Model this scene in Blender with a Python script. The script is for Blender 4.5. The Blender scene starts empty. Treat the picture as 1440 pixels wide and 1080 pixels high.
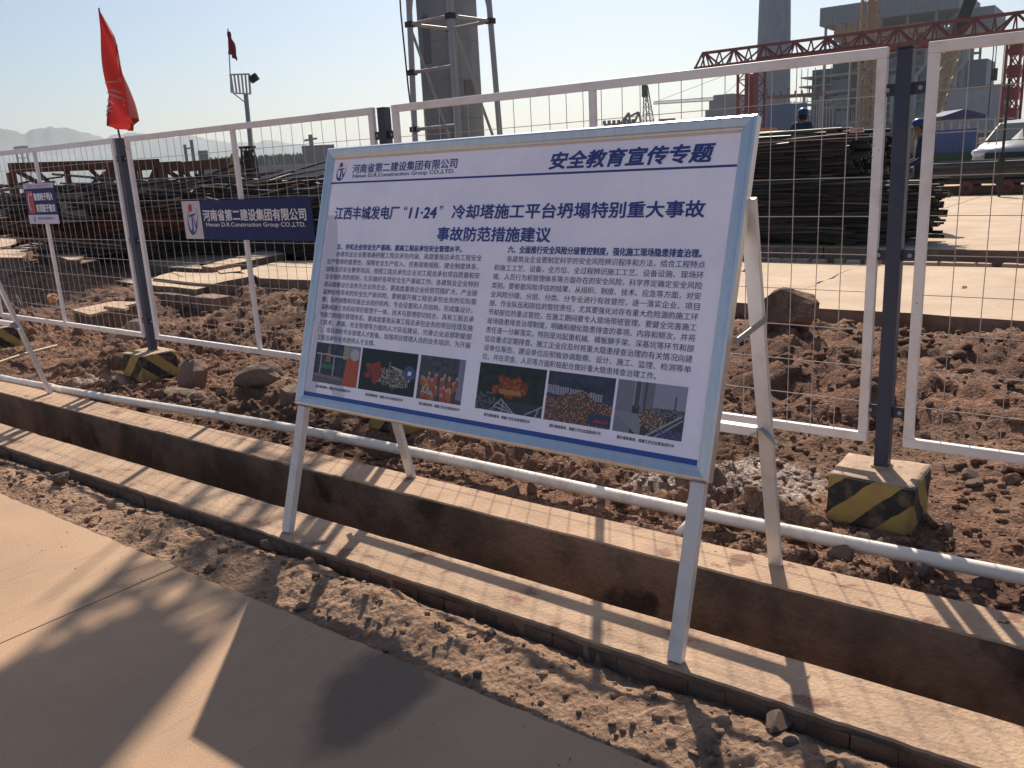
import bpy, bmesh, math, random
import numpy as np
from mathutils import Vector, Matrix, noise as mnoise

random.seed(7)
rng = np.random.default_rng(11)
scene = bpy.context.scene
COL = scene.collection
R = math.radians

# ------------------------------------------------------------------ camera
FPX, CX, CY = 1200.0, 720.0, 540.0
_N = np.array([246, 4690, 1200.0]); _N /= np.linalg.norm(_N)
_X = np.array([1610, 225, -1200.0]); _X -= _X.dot(_N) * _N; _X /= np.linalg.norm(_X)
_Z = -_N
_Y = np.cross(_Z, _X)
MW = np.stack([_X, _Y, _Z])
EYE = np.array([0.0, 0.0, 1.6])
cam_d = bpy.data.cameras.new('camera'); cam = bpy.data.objects.new('camera', cam_d); COL.objects.link(cam)
cr, cu, cb = MW @ [1, 0, 0], MW @ [0, -1, 0], MW @ [0, 0, -1]
cam.matrix_world = Matrix(((cr[0], cu[0], cb[0], 0), (cr[1], cu[1], cb[1], 0), (cr[2], cu[2], cb[2], 1.6), (0, 0, 0, 1)))
cam_d.sensor_width = 36; cam_d.lens = FPX / 1440 * 36
cam_d.clip_start = 0.05; cam_d.clip_end = 20000
scene.camera = cam

# ------------------------------------------------------------------ sky, sun, exposure
SUN = Vector((-0.553, 0.93, 1.0)).normalized()
world = bpy.data.worlds.new('World'); scene.world = world; world.use_nodes = True
wn = world.node_tree.nodes; wl = world.node_tree.links
wn.clear()
sky = wn.new('ShaderNodeTexSky'); sky.sky_type = 'NISHITA'; sky.sun_disc = False
sky.sun_elevation = math.asin(SUN.z); sky.sun_rotation = math.atan2(SUN.x, SUN.y)
sky.altitude = 50; sky.air_density = 1.0; sky.dust_density = 1.6; sky.ozone_density = 3.0
bg = wn.new('ShaderNodeBackground'); bg.inputs['Strength'].default_value = 0.084
wo = wn.new('ShaderNodeOutputWorld')
wl.new(sky.outputs[0], bg.inputs[0]); wl.new(bg.outputs[0], wo.inputs[0])
sd = bpy.data.lights.new('sun', 'SUN'); sd.energy = 5.0; sd.angle = R(0.55); sd.color = (1.0, 0.90, 0.77)
sun = bpy.data.objects.new('sun', sd); COL.objects.link(sun)
sun.rotation_euler = SUN.to_track_quat('Z', 'Y').to_euler(); sun.location = (-20, 30, 40)
scene.view_settings.view_transform = 'Standard'; scene.view_settings.look = 'None'
scene.view_settings.gamma = 1.0; scene.view_settings.exposure = 0.22
scene.view_settings.use_curve_mapping = False
scene.cycles.max_bounces = 6; scene.cycles.volume_bounces = 0

# ------------------------------------------------------------------ helpers
def ray(px, py): return MW @ np.array([(px - CX) / FPX, (py - CY) / FPX, 1.0])
def G(px, py, z=0.0):
    d = ray(px, py); return Vector(EYE + d * (z - EYE[2]) / d[2])
def at(px, py, dist):
    d = ray(px, py); return Vector(EYE + d * dist / math.hypot(d[0], d[1]))
def atY(px, py, y):
    d = ray(px, py); return Vector(EYE + d * y / d[1])

def tag(o, label=None, cat=None, group=None, kind=None):
    if label: o['label'] = label
    if cat: o['category'] = cat
    if group: o['group'] = group
    if kind: o['kind'] = kind
    return o
def empty(name, loc=(0, 0, 0), rz=0, label=None, cat=None, group=None):
    o = bpy.data.objects.new(name, None); COL.objects.link(o); o.empty_display_size = 0.1
    o.location = loc; o.rotation_euler = (0, 0, rz)
    return tag(o, label, cat, group)
def link_mesh(name, me, parent=None, mat=None, loc=None):
    if mat is not None and not me.materials: me.materials.append(mat)
    o = bpy.data.objects.new(name, me); COL.objects.link(o)
    if parent: o.parent = parent
    if loc is not None: o.location = loc
    return o
def kids(o): return [c for c in bpy.data.objects if c.parent == o]
def copy_tree(o, parent=None):
    c = o.copy(); COL.objects.link(c)
    if parent: c.parent = parent
    for ch in kids(o): copy_tree(ch, c)
    return c

class MB:
    """collects simple shapes into one mesh"""
    def __init__(s): s.v = []; s.f = []; s.mi = []; s.m = 0
    def add(s, vs, fs):
        b = len(s.v); s.v += [tuple(v) for v in vs]; s.f += [tuple(i + b for i in f) for f in fs]; s.mi += [s.m] * len(fs)
    def box(s, c, size, M=None):
        x, y, z = [k / 2 for k in size]
        vs = [Vector((sx * x, sy * y, sz * z)) for sx in (-1, 1) for sy in (-1, 1) for sz in (-1, 1)]
        if M is not None: vs = [M @ v for v in vs]
        vs = [v + Vector(c) for v in vs]
        s.add(vs, [(0, 1, 3, 2), (4, 6, 7, 5), (0, 4, 5, 1), (2, 3, 7, 6), (0, 2, 6, 4), (1, 5, 7, 3)])
        return s
    def bar(s, a, b, w, h=None, up=(0, 0, 1)):
        a = Vector(a); b = Vector(b); d = b - a; L = d.length
        if L < 1e-6: return s
        d.normalize(); up = Vector(up)
        if abs(d.dot(up)) > 0.98: up = Vector((0, 1, 0))
        sx = d.cross(up).normalized(); sz = sx.cross(d).normalized()
        M = Matrix((sx, d, sz)).transposed()
        return s.box((a + b) / 2, (w, L, h if h else w), M)
    def tube(s, pts, r, n=8, caps=True):
        pts = [Vector(p) for p in pts]; rr = r if isinstance(r, (list, tuple)) else [r] * len(pts)
        vs = []; fs = []
        for i, p in enumerate(pts):
            t = (pts[min(i + 1, len(pts) - 1)] - pts[max(i - 1, 0)]).normalized()
            up = Vector((0, 0, 1)) if abs(t.z) < 0.9 else Vector((1, 0, 0))
            u = t.cross(up).normalized(); w = u.cross(t)
            for k in range(n):
                a = 2 * math.pi * k / n
                vs.append(p + (u * math.cos(a) + w * math.sin(a)) * rr[i])
        for i in range(len(pts) - 1):
            for k in range(n):
                fs.append((i * n + k, i * n + (k + 1) % n, (i + 1) * n + (k + 1) % n, (i + 1) * n + k))
        if caps:
            fs.append(tuple(range(n))[::-1]); fs.append(tuple((len(pts) - 1) * n + k for k in range(n)))
        s.add(vs, fs); return s
    def prism(s, poly, z0, z1):
        n = len(poly)
        vs = [(p[0], p[1], z0) for p in poly] + [(p[0], p[1], z1) for p in poly]
        s.add(vs, [tuple(range(n))[::-1], tuple(range(n, 2 * n))] + [(i, (i + 1) % n, n + (i + 1) % n, n + i) for i in range(n)])
        return s
    def mesh(s, name, mats, smooth=False):
        me = bpy.data.meshes.new(name); me.from_pydata(s.v, [], s.f); me.update()
        for m in (mats if isinstance(mats, (list, tuple)) else [mats]): me.materials.append(m)
        if isinstance(mats, (list, tuple)): me.polygons.foreach_set('material_index', s.mi)
        if smooth: me.polygons.foreach_set('use_smooth', [True] * len(me.polygons))
        bm = bmesh.new(); bm.from_mesh(me); bmesh.ops.recalc_face_normals(bm, faces=bm.faces); bm.to_mesh(me); bm.free()
        return me
    def build(s, name, mats, parent=None, smooth=False, bevel=0.0, loc=None):
        o = link_mesh(name, s.mesh(name, mats, smooth), parent)
        if loc is not None: o.location = loc
        if bevel:
            b = o.modifiers.new('bevel', 'BEVEL'); b.width = bevel; b.segments = 2; b.limit_method = 'ANGLE'
        return o

# ---- materials
MATS = {}
def mat(name, col, rough=0.6, metal=0.0, col2=None, nscale=5.0, nmix=1.0, bump=0.0, bscale=40.0, world=False, detail=5, lo=0.35, hi=0.65, stretch=None, spec=0.5, trans=0.0, spots=None, emit=None):
    if name in MATS: return MATS[name]
    m = bpy.data.materials.new(name); m.use_nodes = True; MATS[name] = m
    nt = m.node_tree; N_ = nt.nodes; L = nt.links
    p = N_['Principled BSDF']
    p.inputs['Base Color'].default_value = (*col, 1); p.inputs['Roughness'].default_value = rough
    p.inputs['Metallic'].default_value = metal; p.inputs['Specular IOR Level'].default_value = spec
    if trans: p.inputs['Transmission Weight'].default_value = trans
    if emit: p.inputs['Emission Color'].default_value = (*emit, 1); p.inputs['Emission Strength'].default_value = 1
    if col2 is None and not bump: return m
    if world: g = N_.new('ShaderNodeNewGeometry'); src = g.outputs['Position']
    else: g = N_.new('ShaderNodeTexCoord'); src = g.outputs['Object']
    if stretch:
        mp = N_.new('ShaderNodeMapping'); mp.inputs['Scale'].default_value = stretch; L.new(src, mp.inputs[0]); src = mp.outputs[0]
    cur = None
    if col2 is not None:
        nz = N_.new('ShaderNodeTexNoise'); nz.inputs['Scale'].default_value = nscale; nz.inputs['Detail'].default_value = detail
        nz.inputs['Roughness'].default_value = 0.65; L.new(src, nz.inputs['Vector'])
        mr = N_.new('ShaderNodeMapRange'); mr.inputs[1].default_value = lo; mr.inputs[2].default_value = hi; mr.inputs[4].default_value = nmix
        L.new(nz.outputs['Fac'], mr.inputs[0])
        mx = N_.new('ShaderNodeMix'); mx.data_type = 'RGBA'; mx.inputs[6].default_value = (*col, 1); mx.inputs[7].default_value = (*col2, 1)
        L.new(mr.outputs[0], mx.inputs[0]); cur = mx.outputs[2]
        if spots:
            sc, scol, thr = spots
            n2 = N_.new('ShaderNodeTexNoise'); n2.inputs['Scale'].default_value = sc; n2.inputs['Detail'].default_value = 6; L.new(src, n2.inputs['Vector'])
            m2 = N_.new('ShaderNodeMapRange'); m2.inputs[1].default_value = thr; m2.inputs[2].default_value = thr + 0.06; L.new(n2.outputs['Fac'], m2.inputs[0])
            x2 = N_.new('ShaderNodeMix'); x2.data_type = 'RGBA'; L.new(m2.outputs[0], x2.inputs[0]); L.new(cur, x2.inputs[6]); x2.inputs[7].default_value = (*scol, 1)
            cur = x2.outputs[2]
        L.new(cur, p.inputs['Base Color'])
    if bump:
        nb = N_.new('ShaderNodeTexNoise'); nb.inputs['Scale'].default_value = bscale; nb.inputs['Detail'].default_value = 6; L.new(src, nb.inputs['Vector'])
        bp = N_.new('ShaderNodeBump'); bp.inputs['Strength'].default_value = bump; bp.inputs['Distance'].default_value = 0.01
        L.new(nb.outputs['Fac'], bp.inputs['Height']); L.new(bp.outputs[0], p.inputs['Normal'])
    return m

# concrete of the road: broom grooves along Y, stains with a shape of their own
def road_mat():
    m = mat('road_concrete', (0.52, 0.335, 0.205), 0.75, col2=(0.385, 0.245, 0.155), nscale=1.3, world=True, lo=0.3, hi=0.75, spec=0.3, spots=(55.0, (0.27, 0.18, 0.12), 0.68))
    nt = m.node_tree; N_ = nt.nodes; L = nt.links; p = N_['Principled BSDF']
    g = N_.new('ShaderNodeNewGeometry')
    mp = N_.new('ShaderNodeMapping'); mp.inputs['Scale'].default_value = (90, 2.2, 1); mp.inputs['Rotation'].default_value = (0, 0, R(4)); L.new(g.outputs['Position'], mp.inputs[0])
    nz = N_.new('ShaderNodeTexNoise'); nz.inputs['Scale'].default_value = 1.0; nz.inputs['Detail'].default_value = 3; L.new(mp.outputs[0], nz.inputs['Vector'])
    n2 = N_.new('ShaderNodeTexNoise'); n2.inputs['Scale'].default_value = 0.9; L.new(g.outputs['Position'], n2.inputs['Vector'])
    mr = N_.new('ShaderNodeMapRange'); mr.inputs[1].default_value = 0.42; mr.inputs[2].default_value = 0.62; L.new(n2.outputs['Fac'], mr.inputs[0])
    mu = N_.new('ShaderNodeMath'); mu.operation = 'MULTIPLY'; L.new(nz.outputs['Fac'], mu.inputs[0]); L.new(mr.outputs[0], mu.inputs[1])
    n3 = N_.new('ShaderNodeTexNoise'); n3.inputs['Scale'].default_value = 120; n3.inputs['Detail'].default_value = 8; L.new(g.outputs['Position'], n3.inputs['Vector'])
    ad = N_.new('ShaderNodeMath'); ad.operation = 'MULTIPLY_ADD'; ad.inputs[1].default_value = 0.35; L.new(n3.outputs['Fac'], ad.inputs[0]); L.new(mu.outputs[0], ad.inputs[2])
    bp = N_.new('ShaderNodeBump'); bp.inputs['Strength'].default_value = 0.85; bp.inputs['Distance'].default_value = 0.008
    L.new(ad.outputs[0], bp.inputs['Height']); L.new(bp.outputs[0], p.inputs['Normal'])
    # darker streaks along the grooves
    st0 = N_.new('ShaderNodeMapRange'); st0.inputs[1].default_value = .56; st0.inputs[2].default_value = .72; st0.inputs[4].default_value = .42; L.new(nz.outputs['Fac'], st0.inputs[0])
    st1 = N_.new('ShaderNodeMath'); st1.operation = 'MULTIPLY'; L.new(st0.outputs[0], st1.inputs[0]); L.new(mr.outputs[0], st1.inputs[1])
    xm = N_.new('ShaderNodeMix'); xm.data_type = 'RGBA'; L.new(st1.outputs[0], xm.inputs[0]); L.new(p.inputs['Base Color'].links[0].from_socket, xm.inputs[6]); xm.inputs[7].default_value = (.26, .17, .11, 1); L.new(xm.outputs[2], p.inputs['Base Color'])
    # damp patch that ran off the verge
    cur = p.inputs['Base Color'].links[0].from_socket
    def blob(c, sx, sy, rot, w):
        mp = N_.new('ShaderNodeMapping'); mp.vector_type = 'TEXTURE'; mp.inputs['Location'].default_value = c; mp.inputs['Scale'].default_value = (sx, sy, 1); mp.inputs['Rotation'].default_value = (0, 0, rot)
        nn = N_.new('ShaderNodeTexNoise'); nn.inputs['Scale'].default_value = 6; nn.inputs['Detail'].default_value = 4; L.new(g.outputs['Position'], nn.inputs['Vector'])
        L.new(g.outputs['Position'], mp.inputs[0])
        sp = N_.new('ShaderNodeSeparateXYZ'); L.new(mp.outputs[0], sp.inputs[0])
        cb_ = N_.new('ShaderNodeCombineXYZ'); L.new(sp.outputs[0], cb_.inputs[0]); L.new(sp.outputs[1], cb_.inputs[1])
        ln = N_.new('ShaderNodeVectorMath'); ln.operation = 'LENGTH'; L.new(cb_.outputs[0], ln.inputs[0])
        a = N_.new('ShaderNodeMath'); a.operation = 'ADD'; L.new(ln.outputs['Value'], a.inputs[0]); L.new(nn.outputs['Fac'], a.inputs[1])
        r = N_.new('ShaderNodeMapRange'); r.inputs[1].default_value = 1.62; r.inputs[2].default_value = 1.25; r.inputs[4].default_value = w; L.new(a.outputs[0], r.inputs[0])
        return r.outputs[0]
    fac = blob((-1.86, 1.60, 0), 0.17, 0.30, R(12), 0.8)
    x = N_.new('ShaderNodeMix'); x.data_type = 'RGBA'; L.new(fac, x.inputs[0]); L.new(cur, x.inputs[6]); x.inputs[7].default_value = (0.14, 0.10, 0.08, 1)
    L.new(x.outputs[2], p.inputs['Base Color'])
    return m

def dirt_mat():
    m = bpy.data.materials.new('dirt'); m.use_nodes = True; nt = m.node_tree; N_ = nt.nodes; L = nt.links; p = N_['Principled BSDF']
    g = N_.new('ShaderNodeNewGeometry'); P = g.outputs['Position']
    def nz(scale, det=6, rough=0.6):
        n = N_.new('ShaderNodeTexNoise'); n.inputs['Scale'].default_value = scale; n.inputs['Detail'].default_value = det; n.inputs['Roughness'].default_value = rough
        L.new(P, n.inputs['Vector']); return n.outputs['Fac']
    def mr(s, a, b, c=0, d=1):
        n = N_.new('ShaderNodeMapRange'); n.inputs[1].default_value = a; n.inputs[2].default_value = b; n.inputs[3].default_value = c; n.inputs[4].default_value = d
        L.new(s, n.inputs[0]); return n.outputs[0]
    def mix(f, a, b):
        n = N_.new('ShaderNodeMix'); n.data_type = 'RGBA'; L.new(f, n.inputs[0])
        for i, c in ((6, a), (7, b)):
            if isinstance(c, tuple): n.inputs[i].default_value = (*c, 1)
            else: L.new(c, n.inputs[i])
        return n.outputs[2]
    c = mix(mr(nz(0.8), 0.40, 0.60), (0.25, 0.128, 0.083), (0.36, 0.215, 0.145))
    c = mix(mr(nz(7), 0.42, 0.64), c, (0.125, 0.068, 0.048))
    c = mix(mr(nz(60), 0.5, 0.7), c, (0.47, 0.30, 0.205))
    c = mix(mr(nz(150, 3), 0.58, 0.7), c, (0.10, 0.065, 0.05))
    c = mix(mr(nz(0.55, 5), 0.46, 0.60, 0, 0.75), c, (0.115, 0.066, 0.047))
    # dry sandy verge by the road
    sp = N_.new('ShaderNodeSeparateXYZ'); L.new(P, sp.inputs[0])
    v = mr(sp.outputs[1], 2.3, 2.1)
    vv = N_.new('ShaderNodeMath'); vv.operation = 'MULTIPLY'; L.new(v, vv.inputs[0]); L.new(mr(nz(9), 0.35, 0.6, 0.35, 0.95), vv.inputs[1])
    c = mix(vv.outputs[0], c, (0.50, 0.325, 0.215))
    # wet mud patches
    def ball(cx, cy, r):
        d = N_.new('ShaderNodeVectorMath'); d.operation = 'DISTANCE'; L.new(P, d.inputs[0]); d.inputs[1].default_value = (cx, cy, 0)
        a = N_.new('ShaderNodeMath'); a.operation = 'MULTIPLY_ADD'; L.new(nz(5), a.inputs[0]); a.inputs[1].default_value = r * 1.6; L.new(d.outputs['Value'], a.inputs[2])
        return mr(a.outputs[0], r * 1.95, r * 1.55)
    w1, w2, w3 = ball(-1.50, 3.92, 0.34), ball(-7.1, 3.45, 0.22), ball(-1.95, 3.62, 0.17)
    mxn = N_.new('ShaderNodeMath'); mxn.operation = 'MAXIMUM'; L.new(w1, mxn.inputs[0]); L.new(w2, mxn.inputs[1])
    mx2 = N_.new('ShaderNodeMath'); mx2.operation = 'MAXIMUM'; L.new(mxn.outputs[0], mx2.inputs[0]); L.new(w3, mx2.inputs[1])
    wet = mx2.outputs[0]
    c = mix(mr(wet, 0, 1, 0, 0.22), c, (0.32, 0.22, 0.17))
    L.new(c, p.inputs['Base Color'])
    L.new(mr(wet, 0, 1, 0.95, 0.42), p.inputs['Roughness']); L.new(mr(wet, 0, 1, 0.15, 0.6), p.inputs['Specular IOR Level'])
    vo = N_.new('ShaderNodeTexVoronoi'); vo.inputs['Scale'].default_value = 55; L.new(P, vo.inputs['Vector'])
    a = N_.new('ShaderNodeMath'); a.operation = 'MULTIPLY_ADD'; L.new(nz(130, 8, 0.7), a.inputs[0]); a.inputs[1].default_value = 1.2; L.new(vo.outputs['Distance'], a.inputs[2])
    bp = N_.new('ShaderNodeBump'); bp.inputs['Strength'].default_value = 0.9; bp.inputs['Distance'].default_value = 0.012
    L.new(a.outputs[0], bp.inputs['Height']); L.new(bp.outputs[0], p.inputs['Normal'])
    return m

M_ROAD = road_mat(); M_DIRT = dirt_mat()
M_GAP = mat('joint_dirt', (0.12, 0.075, 0.05), 0.95)
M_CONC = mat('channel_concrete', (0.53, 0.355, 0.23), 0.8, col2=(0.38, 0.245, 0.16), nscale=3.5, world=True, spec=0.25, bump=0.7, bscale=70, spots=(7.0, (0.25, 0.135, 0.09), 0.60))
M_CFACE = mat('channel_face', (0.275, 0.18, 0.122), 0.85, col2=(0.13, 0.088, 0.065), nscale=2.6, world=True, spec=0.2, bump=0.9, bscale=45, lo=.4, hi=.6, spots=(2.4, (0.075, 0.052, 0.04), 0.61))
M_BRICK = mat('muddy_brick', (0.20, 0.13, 0.09), 0.9, col2=(0.10, 0.068, 0.05), nscale=9, world=True, bump=0.5, bscale=80)
M_YARD = mat('yard_concrete', (0.60, 0.45, 0.315), 0.8, col2=(0.48, 0.345, 0.235), nscale=1.2, world=True, spec=0.25, bump=0.5, bscale=18, spots=(20, (0.26, 0.18, 0.13), 0.68))
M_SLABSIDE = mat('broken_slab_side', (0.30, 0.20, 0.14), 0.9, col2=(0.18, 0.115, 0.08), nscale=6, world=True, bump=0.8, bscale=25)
M_EARTH = mat('earth', (0.25, 0.17, 0.115), 0.95, col2=(0.17, 0.11, 0.08), nscale=0.3, world=True, bump=1.0, bscale=3)
M_ROCK = mat('rock', (0.30, 0.20, 0.145), 0.9, col2=(0.20, 0.13, 0.095), nscale=9, bump=0.9, bscale=40)
M_ROCK2 = mat('concrete_rubble', (0.36, 0.25, 0.18), 0.9, col2=(0.25, 0.165, 0.12), nscale=7, bump=0.9, bscale=35)
M_ALU = mat('aluminium', (0.72, 0.73, 0.75), 0.34, metal=0.85, col2=(0.64, 0.66, 0.69), nscale=30, stretch=(1, 1, 0.1))
M_LEG = mat('leg_aluminium', (0.72, 0.71, 0.71), 0.42, metal=0.35, col2=(0.60, 0.56, 0.53), nscale=12, lo=0.5, hi=0.75, spots=(40, (0.42, 0.33, 0.26), 0.70))
M_WHITE = mat('fence_white_paint', (0.84, 0.80, 0.77), 0.5, col2=(0.66, 0.56, 0.49), nscale=6, lo=0.5, hi=0.8, spots=(50, (0.34, 0.22, 0.16), 0.70))
M_WIRE = mat('fence_wire', (0.62, 0.55, 0.50), 0.5, col2=(0.42, 0.33, 0.27), nscale=3)
M_NAVY = mat('navy_paint', (0.028, 0.038, 0.075), 0.5, col2=(0.06, 0.065, 0.085), nscale=5, lo=0.45, hi=0.8)
M_PVC = mat('white_pipe', (0.80, 0.73, 0.64), 0.38, col2=(0.50, 0.38, 0.29), nscale=7, world=True, lo=0.48, hi=0.85, spots=(30, (0.36, 0.24, 0.17), 0.69))
M_STEELDARK = mat('dark_steel', (0.022, 0.020, 0.020), 0.6, metal=0.2, col2=(0.05, 0.037, 0.03), nscale=4)
M_REBAR = mat('rebar', (0.022, 0.020, 0.020), 0.45, metal=0.4, col2=(0.06, 0.042, 0.032), nscale=2.5, lo=0.5, hi=0.8)
M_REBARL = mat('rebar_light', (0.13, 0.105, 0.085), 0.5, metal=0.3)
M_RUST = mat('rusty_steel', (0.115, 0.035, 0.022), 0.8, col2=(0.19, 0.075, 0.045), nscale=2)
M_REDCR = mat('red_crane_paint', (0.20, 0.038, 0.036), 0.6, col2=(0.12, 0.03, 0.03), nscale=1)
M_GALV = mat('galvanised_steel', (0.33, 0.34, 0.35), 0.55, metal=0.5)
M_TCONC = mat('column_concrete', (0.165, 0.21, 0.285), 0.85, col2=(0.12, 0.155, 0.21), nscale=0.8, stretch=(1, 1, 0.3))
M_BLACK = mat('black_plastic', (0.012, 0.012, 0.014), 0.5)

# ------------------------------------------------------------------ vectorised noise
_perm = rng.permutation(256); _perm = np.concatenate([_perm, _perm])
_gr = rng.normal(size=(256, 2)); _gr /= np.linalg.norm(_gr, axis=1)[:, None]
def pn(x, y):
    xi = np.floor(x).astype(int); yi = np.floor(y).astype(int); xf = x - xi; yf = y - yi; xi &= 255; yi &= 255
    u = xf ** 3 * (xf * (xf * 6 - 15) + 10); v = yf ** 3 * (yf * (yf * 6 - 15) + 10)
    def gd(a, b, dx, dy):
        h = _gr[_perm[_perm[a & 255] + (b & 255)]]; return h[..., 0] * dx + h[..., 1] * dy
    n00 = gd(xi, yi, xf, yf); n10 = gd(xi + 1, yi, xf - 1, yf); n01 = gd(xi, yi + 1, xf, yf - 1); n11 = gd(xi + 1, yi + 1, xf - 1, yf - 1)
    return (n00 * (1 - u) + n10 * u) * (1 - v) + (n01 * (1 - u) + n11 * u) * v
_jx = rng.random(256); _jy = rng.random(256); _jh = rng.random(256)
def cells(x, y):
    """clods: rounded lumps of random height on a jittered grid"""
    xi = np.floor(x).astype(int); yi = np.floor(y).astype(int); best = np.zeros_like(x)
    for dx in (-1, 0, 1):
        for dy in (-1, 0, 1):
            h = _perm[_perm[(xi + dx) & 255] + ((yi + dy) & 255)]
            px = xi + dx + _jx[h]; py = yi + dy + _jy[h]; hh = _jh[h]
            r = 0.35 + 0.55 * hh
            d2 = ((x - px) ** 2 + (y - py) ** 2) / r ** 2
            best = np.maximum(best, np.sqrt(np.clip(1 - d2, 0, 1)) * r * (0.3 + 0.7 * _jh[(h * 7 + 3) & 255]))
    return best
def sstep(a, b, x): t = np.clip((x - a) / (b - a), 0, 1); return t * t * (3 - 2 * t)

def shear(x): return 0.012 * (np.asarray(x) + 2.0)   # the drain runs very slightly askew to the fence

BLOCKX = [-9.99, -6.955, -3.89, -0.92, 2.1]
def H(x, y):
    x = np.asarray(x, float); y = np.asarray(y, float)
    wx = x + 0.12 * pn(x * 3.1, y * 3.1 + 7) + 0.05 * pn(x * 11 + 2, y * 11) + 0.018 * pn(x * 31, y * 31 + 4); wy = y + 0.12 * pn(x * 3.3 + 9, y * 3.3) + 0.05 * pn(x * 11, y * 11 + 8) + 0.018 * pn(x * 29 + 6, y * 29)
    clod = 0.085 * cells(wx * 5.0, wy * 5.0) + 0.05 * cells(wx * 11 + 3, wy * 11) + 0.026 * cells(wx * 26, wy * 26 + 5)
    fine = 0.05 * pn(x * 1.7, y * 1.7) + 0.028 * pn(x * 5.3 + 4, y * 5.3) + 0.020 * pn(x * 14, y * 14) - 0.016 * np.abs(pn(x * 21 + 3, y * 21)) + 0.011 * pn(x * 37, y * 37)
    # verge between road and drain
    yr = y - shear(x)
    hump = np.exp(-((yr - 1.99 + 0.05 * pn(x * 1.3, x * 0)) / 0.13) ** 2)
    verge = -0.046 + 0.045 * hump * (0.55 + 0.9 * pn(x * 1.1 + 5, x * 0 + 2) + 0.3) + 0.24 * clod * (0.35 + 0.65 * hump) * (0.5 + 1.3 * np.clip(pn(x * 2.1 + 3, y * 2.1) + .4, 0, 1)) + 0.75 * fine * (0.3 + hump) + 0.006 * pn(x * 60, y * 60)
    verge -= 0.016 * sstep(2.10, 2.19, yr)
    # site side
    rough = 0.25 + 1.15 * np.clip(0.55 + 1.6 * pn(x * 0.75, y * 0.75 + 3), 0, 1)
    calm = np.clip(1 - 0.65 * np.exp(-(((x + 0.2) / 1.3) ** 2 + ((y - 4.3) / 0.8) ** 2)), 0, 1)
    site = -0.065 + 0.11 * pn(x * 0.8 + 11, y * 0.9) * sstep(3.3, 4.4, y) + clod * 1.5 * rough * calm + fine * 1.45 * calm
    site += 0.10 * np.exp(-((y - 5.6) / 0.9) ** 2) * sstep(-8, -4, x)
    site -= 0.13 * sstep(7.9, 8.7, y) * sstep(-6, -4.5, x)
    site += 0.14 * np.exp(-(((x + 5.3) / 1.6) ** 2 + ((y - 6.4) / 1.2) ** 2))
    site -= 0.40 * np.exp(-(((x + 11.6) / 2.6) ** 2 + ((y - 6.9) / 1.0) ** 2))
    site = np.where(False, site, site - (0.10 + 0.75 * np.clip(site, 0, 1)) * sstep(7.4, 8.0, y) * sstep(-9.5, -11, x))
    site += 0.28 * np.exp(-(((x + 15.8) / 2.2) ** 2 + ((y - 7.0) / 1.0) ** 2))
    
    site -= 0.12 * (sstep(9.0, 10, y)) * sstep(-7, -9, x)
    site -= 0.06 * (1 - sstep(3.08, 3.22, y - shear(x)))
    kq = np.exp(-(((x + 7.0) / 0.42) ** 4 + ((y - 3.47) / 0.13) ** 4)); site = site * (1 - .55 * kq) - 0.035 * kq
    site = site - (0.16 + 0.8 * np.clip(site, 0, 1)) * np.exp(-(((x + 11.0) / 1.1) ** 4 + ((y - 5.4) / 0.75) ** 4))
    kp = np.exp(-((y - (3.33 + 0.045 * (x + 1) * (x < -1))) / 0.13) ** 2); site = site * (1 - .75 * kp) - 0.03 * kp
    for bx in BLOCKX:
        k = np.exp(-(((x - bx) / 0.30) ** 4 + ((y - 3.85) / 0.26) ** 4)); site = site * (1 - k) + k * (-0.03)
    return np.where(y < 2.6, verge, site)

def grid_mesh(name, xs, ys, fn, m):
    X, Yg = np.meshgrid(xs, ys); Zg = fn(X, Yg)
    me = bpy.data.meshes.new(name); nx, ny = len(xs), len(ys)
    co = np.stack([X, Yg, Zg], -1).reshape(-1, 3)
    i = np.arange(nx * ny).reshape(ny, nx)
    q = np.stack([i[:-1, :-1], i[:-1, 1:], i[1:, 1:], i[1:, :-1]], -1).reshape(-1, 4)
    me.vertices.add(len(co)); me.vertices.foreach_set('co', co.ravel())
    me.loops.add(q.size); me.loops.foreach_set('vertex_index', q.ravel().astype(np.int32))
    me.polygons.add(len(q)); me.polygons.foreach_set('loop_start', np.arange(0, q.size, 4, dtype=np.int32))
    me.polygons.foreach_set('loop_total', np.full(len(q), 4, dtype=np.int32))
    me.polygons.foreach_set('use_smooth', np.ones(len(q), dtype=bool))
    me.update(calc_edges=True); me.validate(); me.materials.append(m)
    return me
def seg(*parts):
    out = [np.arange(a, b, s) for a, b, s in parts]; out.append(np.array([parts[-1][1]])); return np.concatenate(out)

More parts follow.
